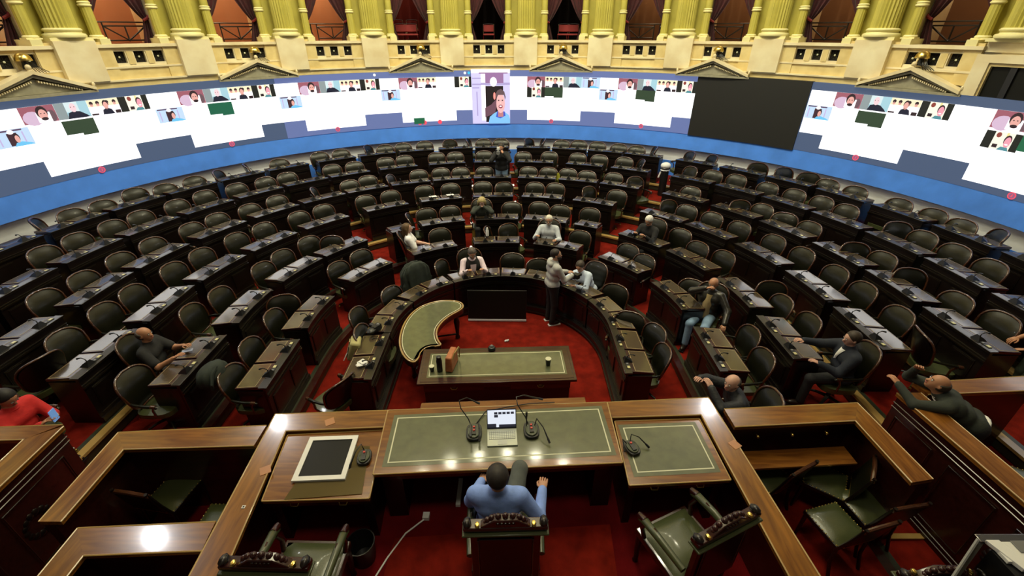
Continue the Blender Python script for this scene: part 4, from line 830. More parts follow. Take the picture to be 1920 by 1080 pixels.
# ---------------- secretaries' table
th = R_(2.4); t = tag(empty('clerks_table', (-.235, 5.475, 0), th), 'long clerks table with green leather top in the well', 'table')
m = M(); m.box((0, 0, .785), (2.38, .84, .04), 'mahog_red'); m.box((0, 0, .80), (2.30, .76, .02), 'mahog_red'); top = m.obj('table_top', t, bevel=.006)
m = M()
for d, z, mm in ((0, .8115, 'green_leather'), (.03, .813, 'ivory'), (.042, .8145, 'green_leather')): m.add([(-1.06+d, -.29+d, z), (1.06-d, -.29+d, z), (1.06-d, .29-d, z), (-1.06+d, .29-d, z)], [(0, 1, 2, 3)], mm)
m.obj('leather_inset', top)
m = M(); m.box((0, 0, .38), (2.2, .70, .76), 'mahog'); m.box((0, -.355, .70), (2.2, .02, .08), 'mahog_red'); m.box((0, 0, .06), (2.26, .76, .12), 'mahog'); m.obj('pedestal', t, bevel=.006)
for x in (-.65, .65):
    m = M(); m.box((x, -.372, .68), (.9, .02, .12), 'mahog_red'); d_ = m.obj('drawer', t); m = M(); m.tube([(x-.05, -.385, .69), (x-.03, -.4, .665), (x+.03, -.4, .665), (x+.05, -.385, .69)], .007, 'brass', 6); m.obj('handle', d_)
def item(name, fn, loc, rz, label, cat, group=None, parts=None):
    m = M(); fn(m); o = m.obj(name, None, loc, rz); tag(o, label, cat, group); return o
item('cup', lambda m: m.lathe([(.03, 0), (.036, .05), (.04, .09), (.034, .09), (.03, .08)], (0, 0, 0), 'black', 14) or m.lathe([(.041, .085), (.041, .093), (.03, .093)], (0, 0, 0), 'ivory', 14), (-1.22, 5.30, .815), 0, 'small dark cup with pale rim at the left end of the clerks table', 'cup')
item('cup', lambda m: m.lathe([(.033, 0), (.04, .06), (.045, .12), (.038, .12)], (0, 0, 0), 'black', 16) or m.lathe([(.046, .112), (.046, .124), (.03, .124)], (0, 0, 0), 'ivory', 16) or m.lathe([(.03, .1), (.02, .118)], (0, 0, 0), mat('tea', (.2, .2, .03), .3), 12), (.56, 5.44, .815), 0, 'dark cup with green drink at the right end of the clerks table', 'cup')
item('thermos', lambda m: m.lathe([(.042, 0), (.044, .02), (.044, .20), (.036, .225), (.036, .27), (.02, .28)], (0, 0, 0), 'black', 16), (-1.10, 5.30, .815), 0, 'tall black thermos between the cup and the handbag', 'thermos')
tan = mat('tan_leather', (.42, .14, .05), .5, var=.2, vscale=12)
t = tag(empty('handbag', (-.93, 5.42, .815), R_(80)), 'orange-brown leather handbag standing on the clerks table', 'bag')
m = M(); m.quadbox([(-.17, -.06, 0), (.17, -.06, 0), (.17, .06, 0), (-.17, .06, 0)], [(-.15, -.05, .26), (.15, -.05, .26), (.15, .05, .26), (-.15, .05, .26)], tan); m.obj('bag_body', t, bevel=.02)
m = M(); m.tube([(-.15, -.07, .25), (-.10, -.09, .33), (.05, -.11, .34), (.15, -.09, .24), (.17, -.07, .05)], .010, mat('strap', (.30, .22, .06), .5), 6); m.obj('strap', t)
item('table_microphone', lambda m: m.lathe([(.06, 0), (.062, .03), (.05, .05), (.01, .06)], (0, 0, 0), 'black', 14) or m.sph((0, 0, .06), .03, 'grey', 8), (-.33, 5.83, .815), 0, 'round black device at the far edge of the clerks table', 'device')
item('crumpled_tissue', lambda m: [m.sph((.02*i, .015*(i % 2), .02), (.022, .02, .02), 'paper', 7) for i in range(4)], (-.13, 7.12, .0), .3, 'crumpled white tissue on the red carpet behind the clerks table', 'tissue')
# ---------------- kidney table
KO = [(-.90, 7.20), (-.98, 7.38), (-1.24, 7.45), (-1.52, 7.38), (-1.74, 7.22), (-1.88, 6.97), (-1.95, 6.60), (-1.93, 6.18), (-1.84, 5.86), (-1.68, 5.60), (-1.50, 5.52), (-1.47, 5.95), (-1.14, 5.97), (-1.26, 6.15), (-1.32, 6.42), (-1.26, 6.68), (-1.13, 6.90), (-.98, 7.05)]
def smoothpoly(P, it=2):
    for _ in range(it): P = [q for i in range(len(P)) for q in ((P[i][0]*.75+P[(i+1) % len(P)][0]*.25, P[i][1]*.75+P[(i+1) % len(P)][1]*.25), (P[i][0]*.25+P[(i+1) % len(P)][0]*.75, P[i][1]*.25+P[(i+1) % len(P)][1]*.75))]
    return P
KP = [(x+1.5, y-6.6) for x, y in smoothpoly(KO)]
t = tag(empty('kidney_table', (-1.5, 6.6, 0)), 'kidney-shaped table with olive leather top left of the well', 'table')
kn = np.array(KP)
def insetp(P, d):
    out = []
    n = len(P); P = np.array(P); ar = sum(P[i][0]*P[(i+1) % n][1]-P[(i+1) % n][0]*P[i][1] for i in range(n)); sg = 1 if ar > 0 else -1
    for i in range(n):
        tv = P[(i+1) % n]-P[i-1]; tv = tv/np.linalg.norm(tv); out.append(P[i]+sg*d*np.array([-tv[1], tv[0]]))
    return out
m = M(); m.prism(KP, .73, .775, 'chair_wood'); m.prism(insetp(KP, .0), .66, .73, 'mahog_red'); m.tube([(*p, .77) for p in insetp(KP, .01)], .014, 'edge', 6, closed=True); top = m.obj('table_top', t, smooth=30)
m = M(); m.prism(insetp(KP, .045), .775, .777, 'ivory'); m.prism(insetp(KP, .058), .777, .779, 'green_leather'); m.obj('leather_inset', top)
for (x, y) in ((-1.08, 7.25), (-1.62, 7.12), (-1.72, 6.1), (-1.35, 6.05)):
    m = M(); m.lathe([(.03, 0), (.05, .03), (.03, .1), (.045, .25), (.06, .4), (.035, .5), (.05, .62), (.05, .67)], (x+1.5, y-6.6, 0), 'mahog', 12); m.obj('leg', t)
m = M(); m.tube([(.4, .62, .12), (-.1, .5, .12), (-.2, -.45, .12)], .02, 'mahog', 6); m.obj('stretcher', t)
# ---------------- television on the floor
t = tag(empty('television', (-.31, 7.86, 0), R_(-1)), 'large switched-off television standing on the red carpet of the well', 'television')
t.rotation_euler = (R_(-7), 0, R_(-1)); m = M(); m.box((0, 0, .37), (1.22, .04, .66), 'black'); m.obj('cabinet', t, bevel=.004); m = M(); m.box((0, -.022, .38), (1.19, .004, .61), 'tv'); m.obj('screen', t); m = M(); m.box((0, -.026, .03), (1.22, .02, .035), 'greyband'); m.obj('chrome_edge', t)  # chrome strip coloured pale matte in place of its bright reflection
m = M()
for s in (-1, 1): m.box((s*.45, .05, .02), (.05, .12, .04), 'black')
m.obj('feet', t)
# ---------------- bags, coat, papers
cream = mat('olive_canvas', (.42, .38, .16), .7, var=.1); dkc = mat('dark_green_cloth', (.022, .030, .024), .85, var=.3, vscale=8); pat = mat('dark_pattern', (.07, .04, .05), .7)
t = tag(empty('backpack', (-2.63, 5.98, .53), R_(-78)), 'olive canvas backpack with dark patterned front in the front row armchair', 'bag')
m = M(); m.box((0, 0, .0), (.27, .17, .36), cream); o = m.obj('bag_body', t, bevel=.035); o.rotation_euler = (R_(-18), 0, 0); o.location = (0, 0, .19)
m = M(); m.box((0, -.09, -.03), (.20, .012, .24), pat); m.box((0, -.097, .12), (.09, .01, .06), cream)
for i in range(5): m.box((-.07+.035*i, -.099, -.03), (.008, .01, .22), cream)
m.box((0, -.099, -.06), (.18, .012, .015), 'paper')
o = m.obj('front_pocket', t); o.rotation_euler = (R_(-18), 0, 0); o.location = (0, 0, .19)
m = M(); m.tube([(0, -.14, .10), (.03, -.17, .05), (.05, -.2, 0)], .008, 'white', 5); m.obj('strap', t)
def drape(name, loc, rz, lab):
    m = M()
    def f(u, v):
        th = 2*pi*u; c, d = cos(th), sin(th); sx = .33*math.copysign(abs(c)**.7, c)*(1+.12*(v > .5)*sin(th*9)); sy = .11*math.copysign(abs(d)**.8, d)
        top = .10*sin(min(1, v*3)*pi/2); k = min(1, v*4)**.5
        return (sx*k*(1+.10*v)+.012*sin(th*11+v*5), sy*k-.10*v+.01*sin(th*13), -.75*max(0, v-.12)-.10*(c*c)*k)
    m.grid(f, 60, 22, dkc)
    o = m.obj(name, None, loc, rz, smooth=80); tag(o, lab, 'clothing'); return o
drape('coat', (*pol(2.70, -44), 1.13), R_(44), 'dark green coat draped over an armchair in the front row')
t = tag(empty('satchel', (-4.25, 4.90, .98-.05), R_(80)), 'dark grey-green jacket bundled on an armchair at the left end of the second row', 'clothing')
m = M(); m.grid(lambda u, v: (.24*cos(2*pi*u)*sin(pi*v)**.7*(1+.08*sin(9*u*2*pi)), .15*sin(2*pi*u)*sin(pi*v)**.7, .24*(1-cos(pi*v))/2*1.35), 28, 14, dkc); m.obj('bundle', t, smooth=80)
m = M(); m.tube([(-.18, -.12, .05), (-.2, -.16, .16), (-.12, -.14, .28), (0, -.12, .32)], .022, dkc, 6); m.obj('sleeve', t)
def sheet(x, y, z, rz, lab, mm='paper', w_=.21, h=.29, tilt=0):
    m = M(); m.box((0, 0, 0), (w_, h, .004), mm); o = m.obj('paper_sheet', None, (x, y, z), rz); o.rotation_euler = (tilt, 0, rz); tag(o, lab, 'paper', 'papers on the desks'); return o
for (k, a, off, lab) in ((4, -19.9, .28, 'white paper pair, left sheet, on a fourth-row desk in the middle block'), (4, -15.2, .30, 'white paper pair, right sheet, on a fourth-row desk in the middle block')):
    x, y = pol(RIM[k]+.30, a); sheet(x, y, FZ[k]+.812, -R_(a), lab, 'white', .2, .24, R_(-9))
x, y = pol(2.18, -87); 
item('camera', lambda m: m.box((0, 0, .05), (.15, .09, .1), 'black') or m.cyl((0, .04, .05), (0, .14, .05), .04, .045, 'black', 12) or m.sph((-.12, 0, .05), (.1, .07, .05), 'black', 8) or m.sph((.02, -.02, .1), .03, 'grey', 7), (*pol(2.14, -92), .84), R_(60), 'black camera lying on a front row desk at the left', 'camera')
item('crumpled_papers', lambda m: [m.box((.03*cos(i*2), .03*sin(i*3), .012*i+.01), (.12, .09, .004), 'white', i*.7) for i in range(4)], (CX-2.14, CY-1.0, .83), .4, 'small pile of white papers on the front row desk at the left end', 'paper')
item('white_bundle', lambda m: m.sph((0, 0, .90), (.15, .13, .10), 'paper', 14) or m.sph((0, 0, .83), (.145, .13, .05), 'black', 12) or m.sph((0, 0, .77), (.14, .12, .04), 'greyband', 12) or m.cyl((0, 0, 0), (0, 0, .77), .11, .12, 'black', 10) or m.tube([(-.12, 0, .72), (-.17, 0, .55)], .025, 'paper', 6), (*pol(8.35, 34.6), .95), 0, 'white domed bundle with dark band by the right aisle near the drape', 'bundle')
yel = mat('yellow_cloth', (.50, .48, .06), .8); 
item('yellow_cloth', lambda m: m.grid(lambda u, v: (.14*(u-.5)*(1.6-v)+.01*sin(v*9), .06*sin(u*4), .42*v), 8, 8, yel), (*pol(7.13, 12.8), .76+.42), -R_(13), 'yellow garment hanging beside a chair in the fifth row', 'clothing')
item('yellow_garment', lambda m: m.grid(lambda u, v: (.07*cos(2*pi*u)*(1+.2*sin(v*6)), .06*sin(2*pi*u), .45*v), 12, 8, mat('ochre_cloth', (.24, .15, .02), .8)), (*pol(4.45, -10.2), .38), 0, 'ochre cloth bag hanging at a desk end in the third row', 'bag')
item('white_bottle', lambda m: m.lathe([(.035, 0), (.035, .14), (.02, .17), (.02, .2)], (0, 0, 0), 'white', 12), (*pol(3.55, -6.5), .19+.86), 0, 'small white bottle on the central second-row desk', 'bottle')
item('smartphone', lambda m: m.box((0, 0, 0), (.14, .07, .01), mat('phone_blue', (.30, .34, .5), .2, coat=.6)), (-4.80, 5.28, 1.215), .4, 'smartphone lying on the desk in front of the man in black tee', 'phone')
item('power_strip', lambda m: m.box((0, 0, .02), (.05, .34, .04), 'white'), (-.60, 3.28, ZP), .0, 'white power strip on the red floor under the central desk', 'power strip')
m = M(); m.tube([(-.95, 2.95, ZP+.02), (-1.12, 2.8, ZP+.01), (-1.25, 2.55, ZP+.01), (-1.33, 2.35, ZP+.01)], .009, 'white', 6); m.box((-.93, 2.98, ZP+.03), (.07, .07, .05), 'white'); tag(m.obj('power_cable'), 'white power cable with plug on the floor left of the presiding armchair', 'cable')
item('waste_basket', lambda m: m.lathe([(.11, 0), (.14, .28), (.13, .28), (.1, .02)], (0, 0, 0), 'black', 18), (-1.48, 2.55, ZP), 0, 'dark round waste basket under the left presiding desk', 'basket')
for (x, y, lab) in ((-2.05, 3.62, 'worn square light patch plate on the left counter near its corner'), (2.37, 3.30, 'worn square light patch plate on the right counter arm'), (-2.47, 2.98, 'worn square light patch plate on the left counter arm')):
    item('wood_plate', lambda m: m.box((0, 0, .002), (.10, .10, .004), mat('plate_wood', (.42, .18, .06), .3)), (x, y, 1.5), .5, lab, 'plate', 'light wooden plates on the counters')
item('socket_plate', lambda m: m.box((0, 0, .003), (.03, .03, .006), 'white') or m.box((0, 0, .007), (.015, .015, .003), 'black'), (-2.48, 2.58, 1.5), 0, 'tiny white socket on the left counter arm', 'socket')
# white appliance at the lower right corner
t = tag(empty('control_console', (3.95, 1.95, .385)), 'white-topped black console at the bottom right corner', 'console')
m = M(); m.box((-.02, .10, 1.50), (.62, .06, .035), 'chrome'); m.box((.02, .0, 1.50), (.56, .16, .03), 'white'); m.quadbox([(-.29, .08, 1.49), (-.19, .08, 1.49), (-.13, -.14, 1.49), (-.21, -.14, 1.49)], [(-.29, .08, 1.525), (-.19, .08, 1.525), (-.13, -.14, 1.525), (-.21, -.14, 1.525)], 'white'); m.box((-.05, .03, 1.522), (.12, .09, .006), 'grey'); m.obj('white_top', t, bevel=.004)
m = M(); m.box((0, -.12, .74), (.55, .30, 1.48), 'black'); m.tube([(-.32, .10, 1.5), (-.78, -.2, 1.45), (-1.05, -.42, 1.3)], .012, 'grey', 6); m.quadbox([(-.32, .08, 1.2), (-.30, .06, 1.2), (-.9, -.4, 1.0), (-.92, -.38, 1.0)], [(-.32, .09, 1.5), (-.30, .07, 1.5), (-.98, -.36, 1.33), (-1.0, -.34, 1.33)], 'black'); m.obj('stand', t)
throne((3.38, 1.62, .385), pi, 'carved armchair crest peeking up at the bottom right edge')
# ================================================================ PEOPLE
def snets(val, o, h):
    ins = val < 0; nx, ny, nz = val.shape
    c = ins[:-1, :-1, :-1].astype(np.int8)*0
    for dx in (0, 1):
        for dy in (0, 1):
            for dz in (0, 1): c = c+ins[dx:nx-1+dx, dy:ny-1+dy, dz:nz-1+dz]
    act = (c > 0) & (c < 8); idx = -np.ones(act.shape, int); A = np.argwhere(act); idx[tuple(A.T)] = np.arange(len(A))
    s = np.zeros((len(A), 3)); n = np.zeros(len(A)); co = [(a, b, d) for a in (0, 1) for b in (0, 1) for d in (0, 1)]
    for p in co:
        for ax in range(3):
            if p[ax]: continue
            q = list(p); q[ax] = 1; P = A+p; Q = A+q; v0 = val[tuple(P.T)]; v1 = val[tuple(Q.T)]; mk = (v0 < 0) != (v1 < 0)
            t = np.where(mk, v0/(v0-v1+1e-12), 0); pt = np.array(p)+np.outer(t, np.eye(3)[ax]); s[mk] += pt[mk]; n[mk] += 1
    V = (A+s/n[:, None])*h+o; F = []
    for ax in range(3):
        b, d = [(1, 2), (2, 0), (0, 1)][ax]
        sl0 = [slice(None)]*3; sl1 = [slice(None)]*3; sl0[ax] = slice(0, -1); sl1[ax] = slice(1, None)
        ch = ins[tuple(sl0)] != ins[tuple(sl1)]; E = np.argwhere(ch); E = E[(E[:, b] > 0) & (E[:, d] > 0)]; E = E[(E[:, b] < idx.shape[b]) & (E[:, d] < idx.shape[d])]
        if not len(E): continue
        eb = np.eye(3, dtype=int)[b]; ed = np.eye(3, dtype=int)[d]
        f = np.stack([idx[tuple((E-eb-ed).T)], idx[tuple((E-ed).T)], idx[tuple(E.T)], idx[tuple((E-eb).T)]], 1); fl = ins[tuple(E.T)]
        f[~fl] = f[~fl][:, ::-1]; F.append(f)
    F = np.concatenate(F); F = F[(F >= 0).all(1)]
    return V, F
def sdf_mesh(prims, h=.015, cuts=(), k=.03):
    """prims: ('c', a, b, ra, rb) round cones, ('e', c, (rx,ry,rz), R) ellipsoids"""
    lo = np.min([np.minimum(p[1], p[2])-max(p[3], p[4]) if p[0] == 'c' else np.array(p[1])-max(p[2]) for p in prims], axis=0)-.04
    hi = np.max([np.maximum(p[1], p[2])+max(p[3], p[4]) if p[0] == 'c' else np.array(p[1])+max(p[2]) for p in prims], axis=0)+.04
    n = np.ceil((hi-lo)/h).astype(int)+1
    X = np.stack(np.meshgrid(*[lo[i]+h*np.arange(n[i]) for i in range(3)], indexing='ij'), -1).astype(np.float32)
    D = None
    for p in prims:
        if p[0] == 'c':
            a, b = np.array(p[1], np.float32), np.array(p[2], np.float32); ab = b-a; L2 = float(ab@ab)+1e-9
            t = np.clip(((X-a)@ab)/L2, 0, 1); d = np.linalg.norm(X-a-t[..., None]*ab, axis=-1)-(p[3]+(p[4]-p[3])*t)
        else:
            q = (X-np.array(p[1], np.float32))@np.array(p[3], np.float32); r = np.array(p[2], np.float32)
            k0 = np.linalg.norm(q/r, axis=-1); k1 = np.linalg.norm(q/(r*r), axis=-1)+1e-6; d = k0*(k0-1)/k1
        kk = p[5] if p[0] == 'c' and len(p) > 5 else k
        if D is None: D = d
        else:
            hh = np.clip(.5+.5*(D-d)/kk, 0, 1); D = D*(1-hh)+d*hh-kk*hh*(1-hh)
    for (c, nrm) in cuts: D = np.maximum(D, (X-np.array(c, np.float32))@np.array(nrm, np.float32))
    return snets(D, lo, h)
def rotx(a): c, s = cos(a), sin(a); return np.array([[1, 0, 0], [0, c, -s], [0, s, c]])
def roty(a): c, s = cos(a), sin(a); return np.array([[c, 0, s], [0, 1, 0], [-s, 0, c]])
def rotz(a): c, s = cos(a), sin(a); return np.array([[c, -s, 0], [s, c, 0], [0, 0, 1]])
SK = mat('skin', (.52, .27, .17), .5); SKT = mat('skin_tan', (.46, .22, .12), .5); SKP = mat('skin_pale', (.62, .36, .27), .5)
EYE = mat('eye_white', (.7, .7, .68), .3); DARK = mat('pupil_dark', (.02, .012, .01), .3); LIP = mat('lip', (.36, .11, .09), .5)
def cloth(name, col, rough=.85): return mat(name, col, rough, var=.10, vscale=14, bump=.25, bscale=30)
def ik(S, T, l1, l2, hint):
    S, T = np.array(S, float), np.array(T, float); d = T-S; L = np.linalg.norm(d); L = min(L, (l1+l2)*.985); u = d/np.linalg.norm(d); T = S+u*L
    a = (l1*l1-l2*l2+L*L)/(2*L); hh = math.sqrt(max(0, l1*l1-a*a)); hn = np.array(hint, float); hn -= u*(hn@u); hn /= np.linalg.norm(hn)+1e-9
    return S+u*a+hn*hh, T
def person(label, loc, head, pose='sit', scale=1, lean=5, side=0, hands=((-.2, .42, .76), (.2, .42, .76)), hyaw=0, hpitch=10, top=None, bot=None, hair=('short', (.03, .018, .012)), skin=None, sleeve='long', vest=None, jacket=None, extra=None, ph=None, knees=None, shoes=None, beard=None, glasses=False, hints=None, curl=.6):
    skin = skin or SK; bot = bot or cloth('dark_trousers', (.015, .015, .018)); sit = pose == 'sit'
    pz = ph or (.56 if sit else .93); pel = np.array([0, -.03 if sit else 0, pz])
    T = rotx(-R_(lean))@roty(R_(side)) ; up = T@np.array([0, 0, 1.]); rt = T@np.array([1., 0, 0]); fw = np.cross(up, rt)
    at = lambda x, y, z: pel+rt*x+fw*y+up*z
    neck = at(0, .0, .49); hc = neck+up*.05+np.array([0, .02, .085])
    HR = rotz(R_(hyaw))@rotx(-R_(hpitch)); hp = lambda x, y, z: hc+HR@np.array([x, y, z])
    sh = [at(s*.185, 0, .425) for s in (-1, 1)]
    hints = hints or ((-.5, -.3, -1), (.5, -.3, -1))
    EL, WR = [], []
    for i in (0, 1):
        e, w_ = ik(sh[i], hands[i], .29, .25, hints[i]); EL.append(e); WR.append(w_)
    hip = [pel+rt*(s*.09) for s in (-1, 1)]
    if knees is None: knees = ((-.13, .42, pz-.02), (.13, .42, pz-.02)) if sit else ((-.10, .02, .49), (.10, .03, .49))
    knees = [np.array(q, float) for q in knees]
    ank = [np.array([q[0]*1.0, q[1]+(.02 if sit else -.03), max(.08, q[2]-.44) if q[2] > .3 else .08]) for q in knees]
    def limbs(s0, leg, tor=True, arm=2, inf=0.):
        P = []
        if tor:
            P += [('c', at(-.07, 0, .02), at(.07, 0, .02), .115+inf, .115+inf), ('c', at(-.055, .005, .18), at(.055, .005, .18), .11+inf, .11+inf), ('c', at(-.085, 0, .33), at(.085, 0, .33), .108+inf, .108+inf), ('c', at(-.13, -.01, .42), at(.13, -.01, .42), .068+inf, .068+inf), ('c', at(0, -.01, .40), neck, .08+inf, .055+inf)]
        for i in (0, 1):
            if arm: 
                if arm == 2: P += [('c', sh[i], EL[i], .056+inf, .043+inf), ('c', EL[i], WR[i], .042+inf, .028+inf)]
                else: P += [('c', sh[i], sh[i]+(EL[i]-sh[i])*.75, .058+inf, .056+inf)]
            if leg: P += [('c', hip[i], knees[i], .088+inf, .06+inf), ('c', knees[i], ank[i], .056+inf, .038+inf)]
        return P
    hd = [('e', hp(0, -.005, .03), (.077, .098, .092), HR), ('c', hp(0, .035, -.02), hp(0, .05, -.055), .052, .036), ('c', hp(0, .09, .0), hp(0, .103, -.018), .010, .015, .012), ('c', hp(-.078, 0, 0), hp(-.078, .0, .02), .015, .017, .01), ('c', hp(.078, 0, 0), hp(.078, 0, .02), .015, .017, .01), ('c', neck-up*.03, hp(0, -.01, -.04), .054, .05)]
    V, F = sdf_mesh(limbs(0, True)+hd, .0135)
    m = M(); m.add(V, [tuple(f) for f in F], skin)
    for s in (-1, 1):
        m.sph(hp(s*.03, .088, .018), (.013, .009, .008), EYE, 8); m.sph(hp(s*.03, .096, .018), (.006, .004, .006), DARK, 6); m.tube([hp(s*.016, .097, .036), hp(s*.045, .088, .037)], .004, DARK, 5)
    m.tube([hp(-.022, .088, -.042), hp(0, .095, -.044), hp(.022, .088, -.042)], .0055, LIP, 5)
    # hands: palm, four bent fingers and a thumb leaving the side of the palm
    for i, s in ((0, -1), (1, 1)):
        w_ = WR[i]; d = w_-EL[i]; d /= np.linalg.norm(d); pn = np.array([0, 0, -1.]); pn = pn-d*(pn@d); pn /= np.linalg.norm(pn)+1e-9; sd = np.cross(d, pn)*(-s)
        thumb = -sd if (-sd)[0]*(-s) > 0 else sd
        lat = -thumb
        for j, (ln, off) in enumerate(((.070, -.030), (.078, -.010), (.072, .011), (.056, .030))):
            b = w_+d*.075+lat*off; c1 = b+d*ln*.45+pn*ln*.10*curl; c2 = c1+d*ln*.30+pn*ln*.45*curl; c3 = c2+d*ln*.12+pn*ln*.45*curl
            m.tube([w_+d*.035+lat*off*.7, b, c1, c2, c3], [.010, .0095, .009, .008, .006], skin, 7)
        m.tube([w_+d*.02-lat*.018, w_+d*.045-lat*.045+pn*.008, w_+d*.075-lat*.052+pn*.02, w_+d*.095-lat*.045+pn*.028], [.013, .011, .0095, .007], skin, 7)
        q = [w_-d*.005, w_+d*.03, w_+d*.06, w_+d*.082]
        VV = []
        for p, wd in zip(q, (.024, .036, .040, .036)):
            for a in range(10): VV.append(p+lat*wd*cos(2*pi*a/10)+pn*.014*sin(2*pi*a/10))
        m.add(VV, [(r*10+a, r*10+(a+1) % 10, r*10+10+(a+1) % 10, r*10+10+a) for r in range(3) for a in range(10)]+[tuple(range(10)), tuple(range(30, 40))], skin)
    rz = -R_(head)
    body = m.obj('person', None, loc, rz, smooth=85); body.scale = (scale,)*3; tag(body, label, 'person')
    def piece(name, prims, mm, h=.0145, cuts=(), k=.03):
        V, F = sdf_mesh(prims, h, cuts, k); q = M(); q.add(V, [tuple(f) for f in F], mm); return q.obj(name, body, smooth=85)
    neckcut = []
    if sleeve != 'none': piece('jacket' if jacket else 'shirt', limbs(0, False, True, 2 if sleeve == 'long' else 1, .013 if not jacket else .02), top, cuts=neckcut)
    q = M(); q.tube([at(.062*cos(2*pi*i/14), .062*sin(2*pi*i/14), .47+.012*sin(2*pi*i/14)) for i in range(14)], .014, top, 6, closed=True); q.obj('collar', body, smooth=80)
    if vest:
        piece('vest', [('c', at(-.06, 0, .05), at(.06, 0, .05), .155, .155), ('c', at(-.055, .005, .18), at(.055, .005, .18), .15, .15), ('c', at(-.08, 0, .33), at(.08, 0, .33), .147, .147), ('c', at(-.09, -.01, .40), at(.09, -.01, .40), .105, .105)], vest, cuts=neckcut)
        q = M(); q.grid(lambda u, v: tuple(at((.035+.03*v)*(2*u-1), .192-.05*v*v, .06+.38*v)), 6, 10, top); q.obj('shirt_front', body, smooth=80)
    piece('trousers', [('c', at(-.07, 0, .0), at(.07, 0, .0), .125, .125)]+[z for i in (0, 1) for z in (('c', hip[i], knees[i], .10, .072), ('c', knees[i], ank[i]+[0, 0, .02], .068, .058))], bot)
    shm = shoes or DARK
    for i in (0, 1):
        q = M(); a = ank[i]; q.sph(a+[0, .055, -.035], (.045, .125, .045), shm, 12); q.sph(a+[0, -.02, -.02], (.042, .05, .055), shm, 10); q.box(a+[0, .05, -.07], (.085, .26, .02), 'white' if shoes else 'black'); q.obj('shoe', body, smooth=60)
    st, hcx = hair
    hm = mat('hair', hcx, .6, var=.3, vscale=40)
    if st == 'short': piece('hair', [('e', hp(0, -.018, .042), (.089, .102, .096), HR)], hm, .011, [(hp(0, .052, .05), HR@np.array([0, .75, -.66])), (hp(0, -.05, -.05), HR@np.array([0, .25, -.97]))])
    elif st == 'bald': piece('hair', [('e', hp(0, -.02, .025), (.092, .100, .088), HR)], hm, .011, [(hp(0, .0, .05), HR@np.array([0, .45, .9])), (hp(0, .015, .0), HR@np.array([0, 1., 0])), (hp(0, -.05, -.05), HR@np.array([0, .2, -.98]))])
    elif st == 'long': piece('hair', [('e', hp(0, -.02, .04), (.098, .108, .10), HR), ('c', hp(0, -.06, .0), hp(0, -.10, -.16), .085, .075), ('c', hp(-.08, -.01, 0), hp(-.09, -.02, -.14), .035, .03), ('c', hp(.08, -.01, 0), hp(.09, -.02, -.14), .035, .03)], hm, .012, [(hp(0, .055, .03), HR@np.array([0, .9, -.43]))])
    if beard: piece('beard', [('c', hp(-.04, .03, -.03), hp(0, .06, -.065), .040, .034), ('c', hp(.04, .03, -.03), hp(0, .06, -.065), .040, .034)], mat('beard', beard, .8), .010, [(hp(0, 0, -.03), HR@np.array([0, -.2, 1.])), (hp(0, .02, 0), HR@np.array([0, -1., 0]))])
    if glasses:
        q = M()
        for s in (-1, 1): q.tube([hp(s*.032+.022*cos(2*pi*i/12), .107, .018+.016*sin(2*pi*i/12)) for i in range(12)], .003, 'black', 4, closed=True); q.tube([hp(s*.054, .105, .02), hp(s*.08, .0, .02)], .003, 'black', 4)
        q.obj('glasses', body)
    if extra: extra(body, dict(at=at, hp=hp, WR=WR, EL=EL, sh=sh, HR=HR, neck=neck, piece=piece, up=up))
    body['_wr'] = 0; del body['_wr']
    PW[label] = (body, WR)
    return body
PW = {}
def wpt(body, p):
    a = body.rotation_euler[2]; p = np.array(p); return (body.location[0]+p[0]*cos(a)-p[1]*sin(a), body.location[1]+p[0]*sin(a)+p[1]*cos(a), body.location[2]+p[2])
def seat_chair(x, y, z, head, lab, dz=0):  # armchair under a seated person; head = heading of the sitter
    t = dup(CHP); t.location = (x, y, z); t.rotation_euler = (0, 0, -R_(head)+pi); t.scale = (1, 1, 1); tag(t, lab, 'chair', 'leather swivel armchairs of the semicircle'); return t
def sitter(label, x, y, z, head, chair_lab=None, **kw):
    if chair_lab:
        seat_chair(x, y, z, head, chair_lab)
    return person(label, (x, y, z), head, 'sit', **kw)
black = cloth('black_cloth', (.012, .012, .013)); navy = cloth('navy_cloth', (.014, .018, .030)); bluesh = cloth('pale_blue_shirt', (.24, .37, .85)); white_c = cloth('white_cloth', (.85, .85, .87)); pink = cloth('pale_pink_shirt', (.80, .66, .74))
greyh = cloth('grey_hoodie', (.46, .46, .45)); redc = cloth('red_cloth', (.55, .02, .02)); paleb = cloth('white_blue_shirt', (.62, .72, .90)); dgreen = cloth('dark_green_sweater', (.030, .036, .028)); greyt = cloth('grey_trousers', (.10, .11, .10)); jeans = cloth('light_jeans', (.22, .34, .50)); beige = cloth('beige_shirt', (.40, .30, .15)); leath = mat('black_leather_jacket', (.020, .018, .014), .35, coat=.3, bump=.4, bscale=18); striped = cloth('grey_stripe_shirt', (.56, .60, .66)); puff = mat('black_padded_jacket', (.018, .020, .024), .6, bump=.8, bscale=26)
# 1 presiding man
b = person('man in pale blue shirt sitting in the presiding armchair, seen from behind', (-.12, 2.56, ZP-.0), 2, 'sit', scale=1.08, lean=-6, hands=((-.18, .28, .70), (.37, .14, .80)), hyaw=4, hpitch=-2, top=bluesh, bot=greyt, hair=('short', (.02, .015, .012)), ph=.60, knees=((-.16, .40, .52), (.17, .40, .74)), hints=((-.5, -.5, -.8), (.35, -.8, -.8)))
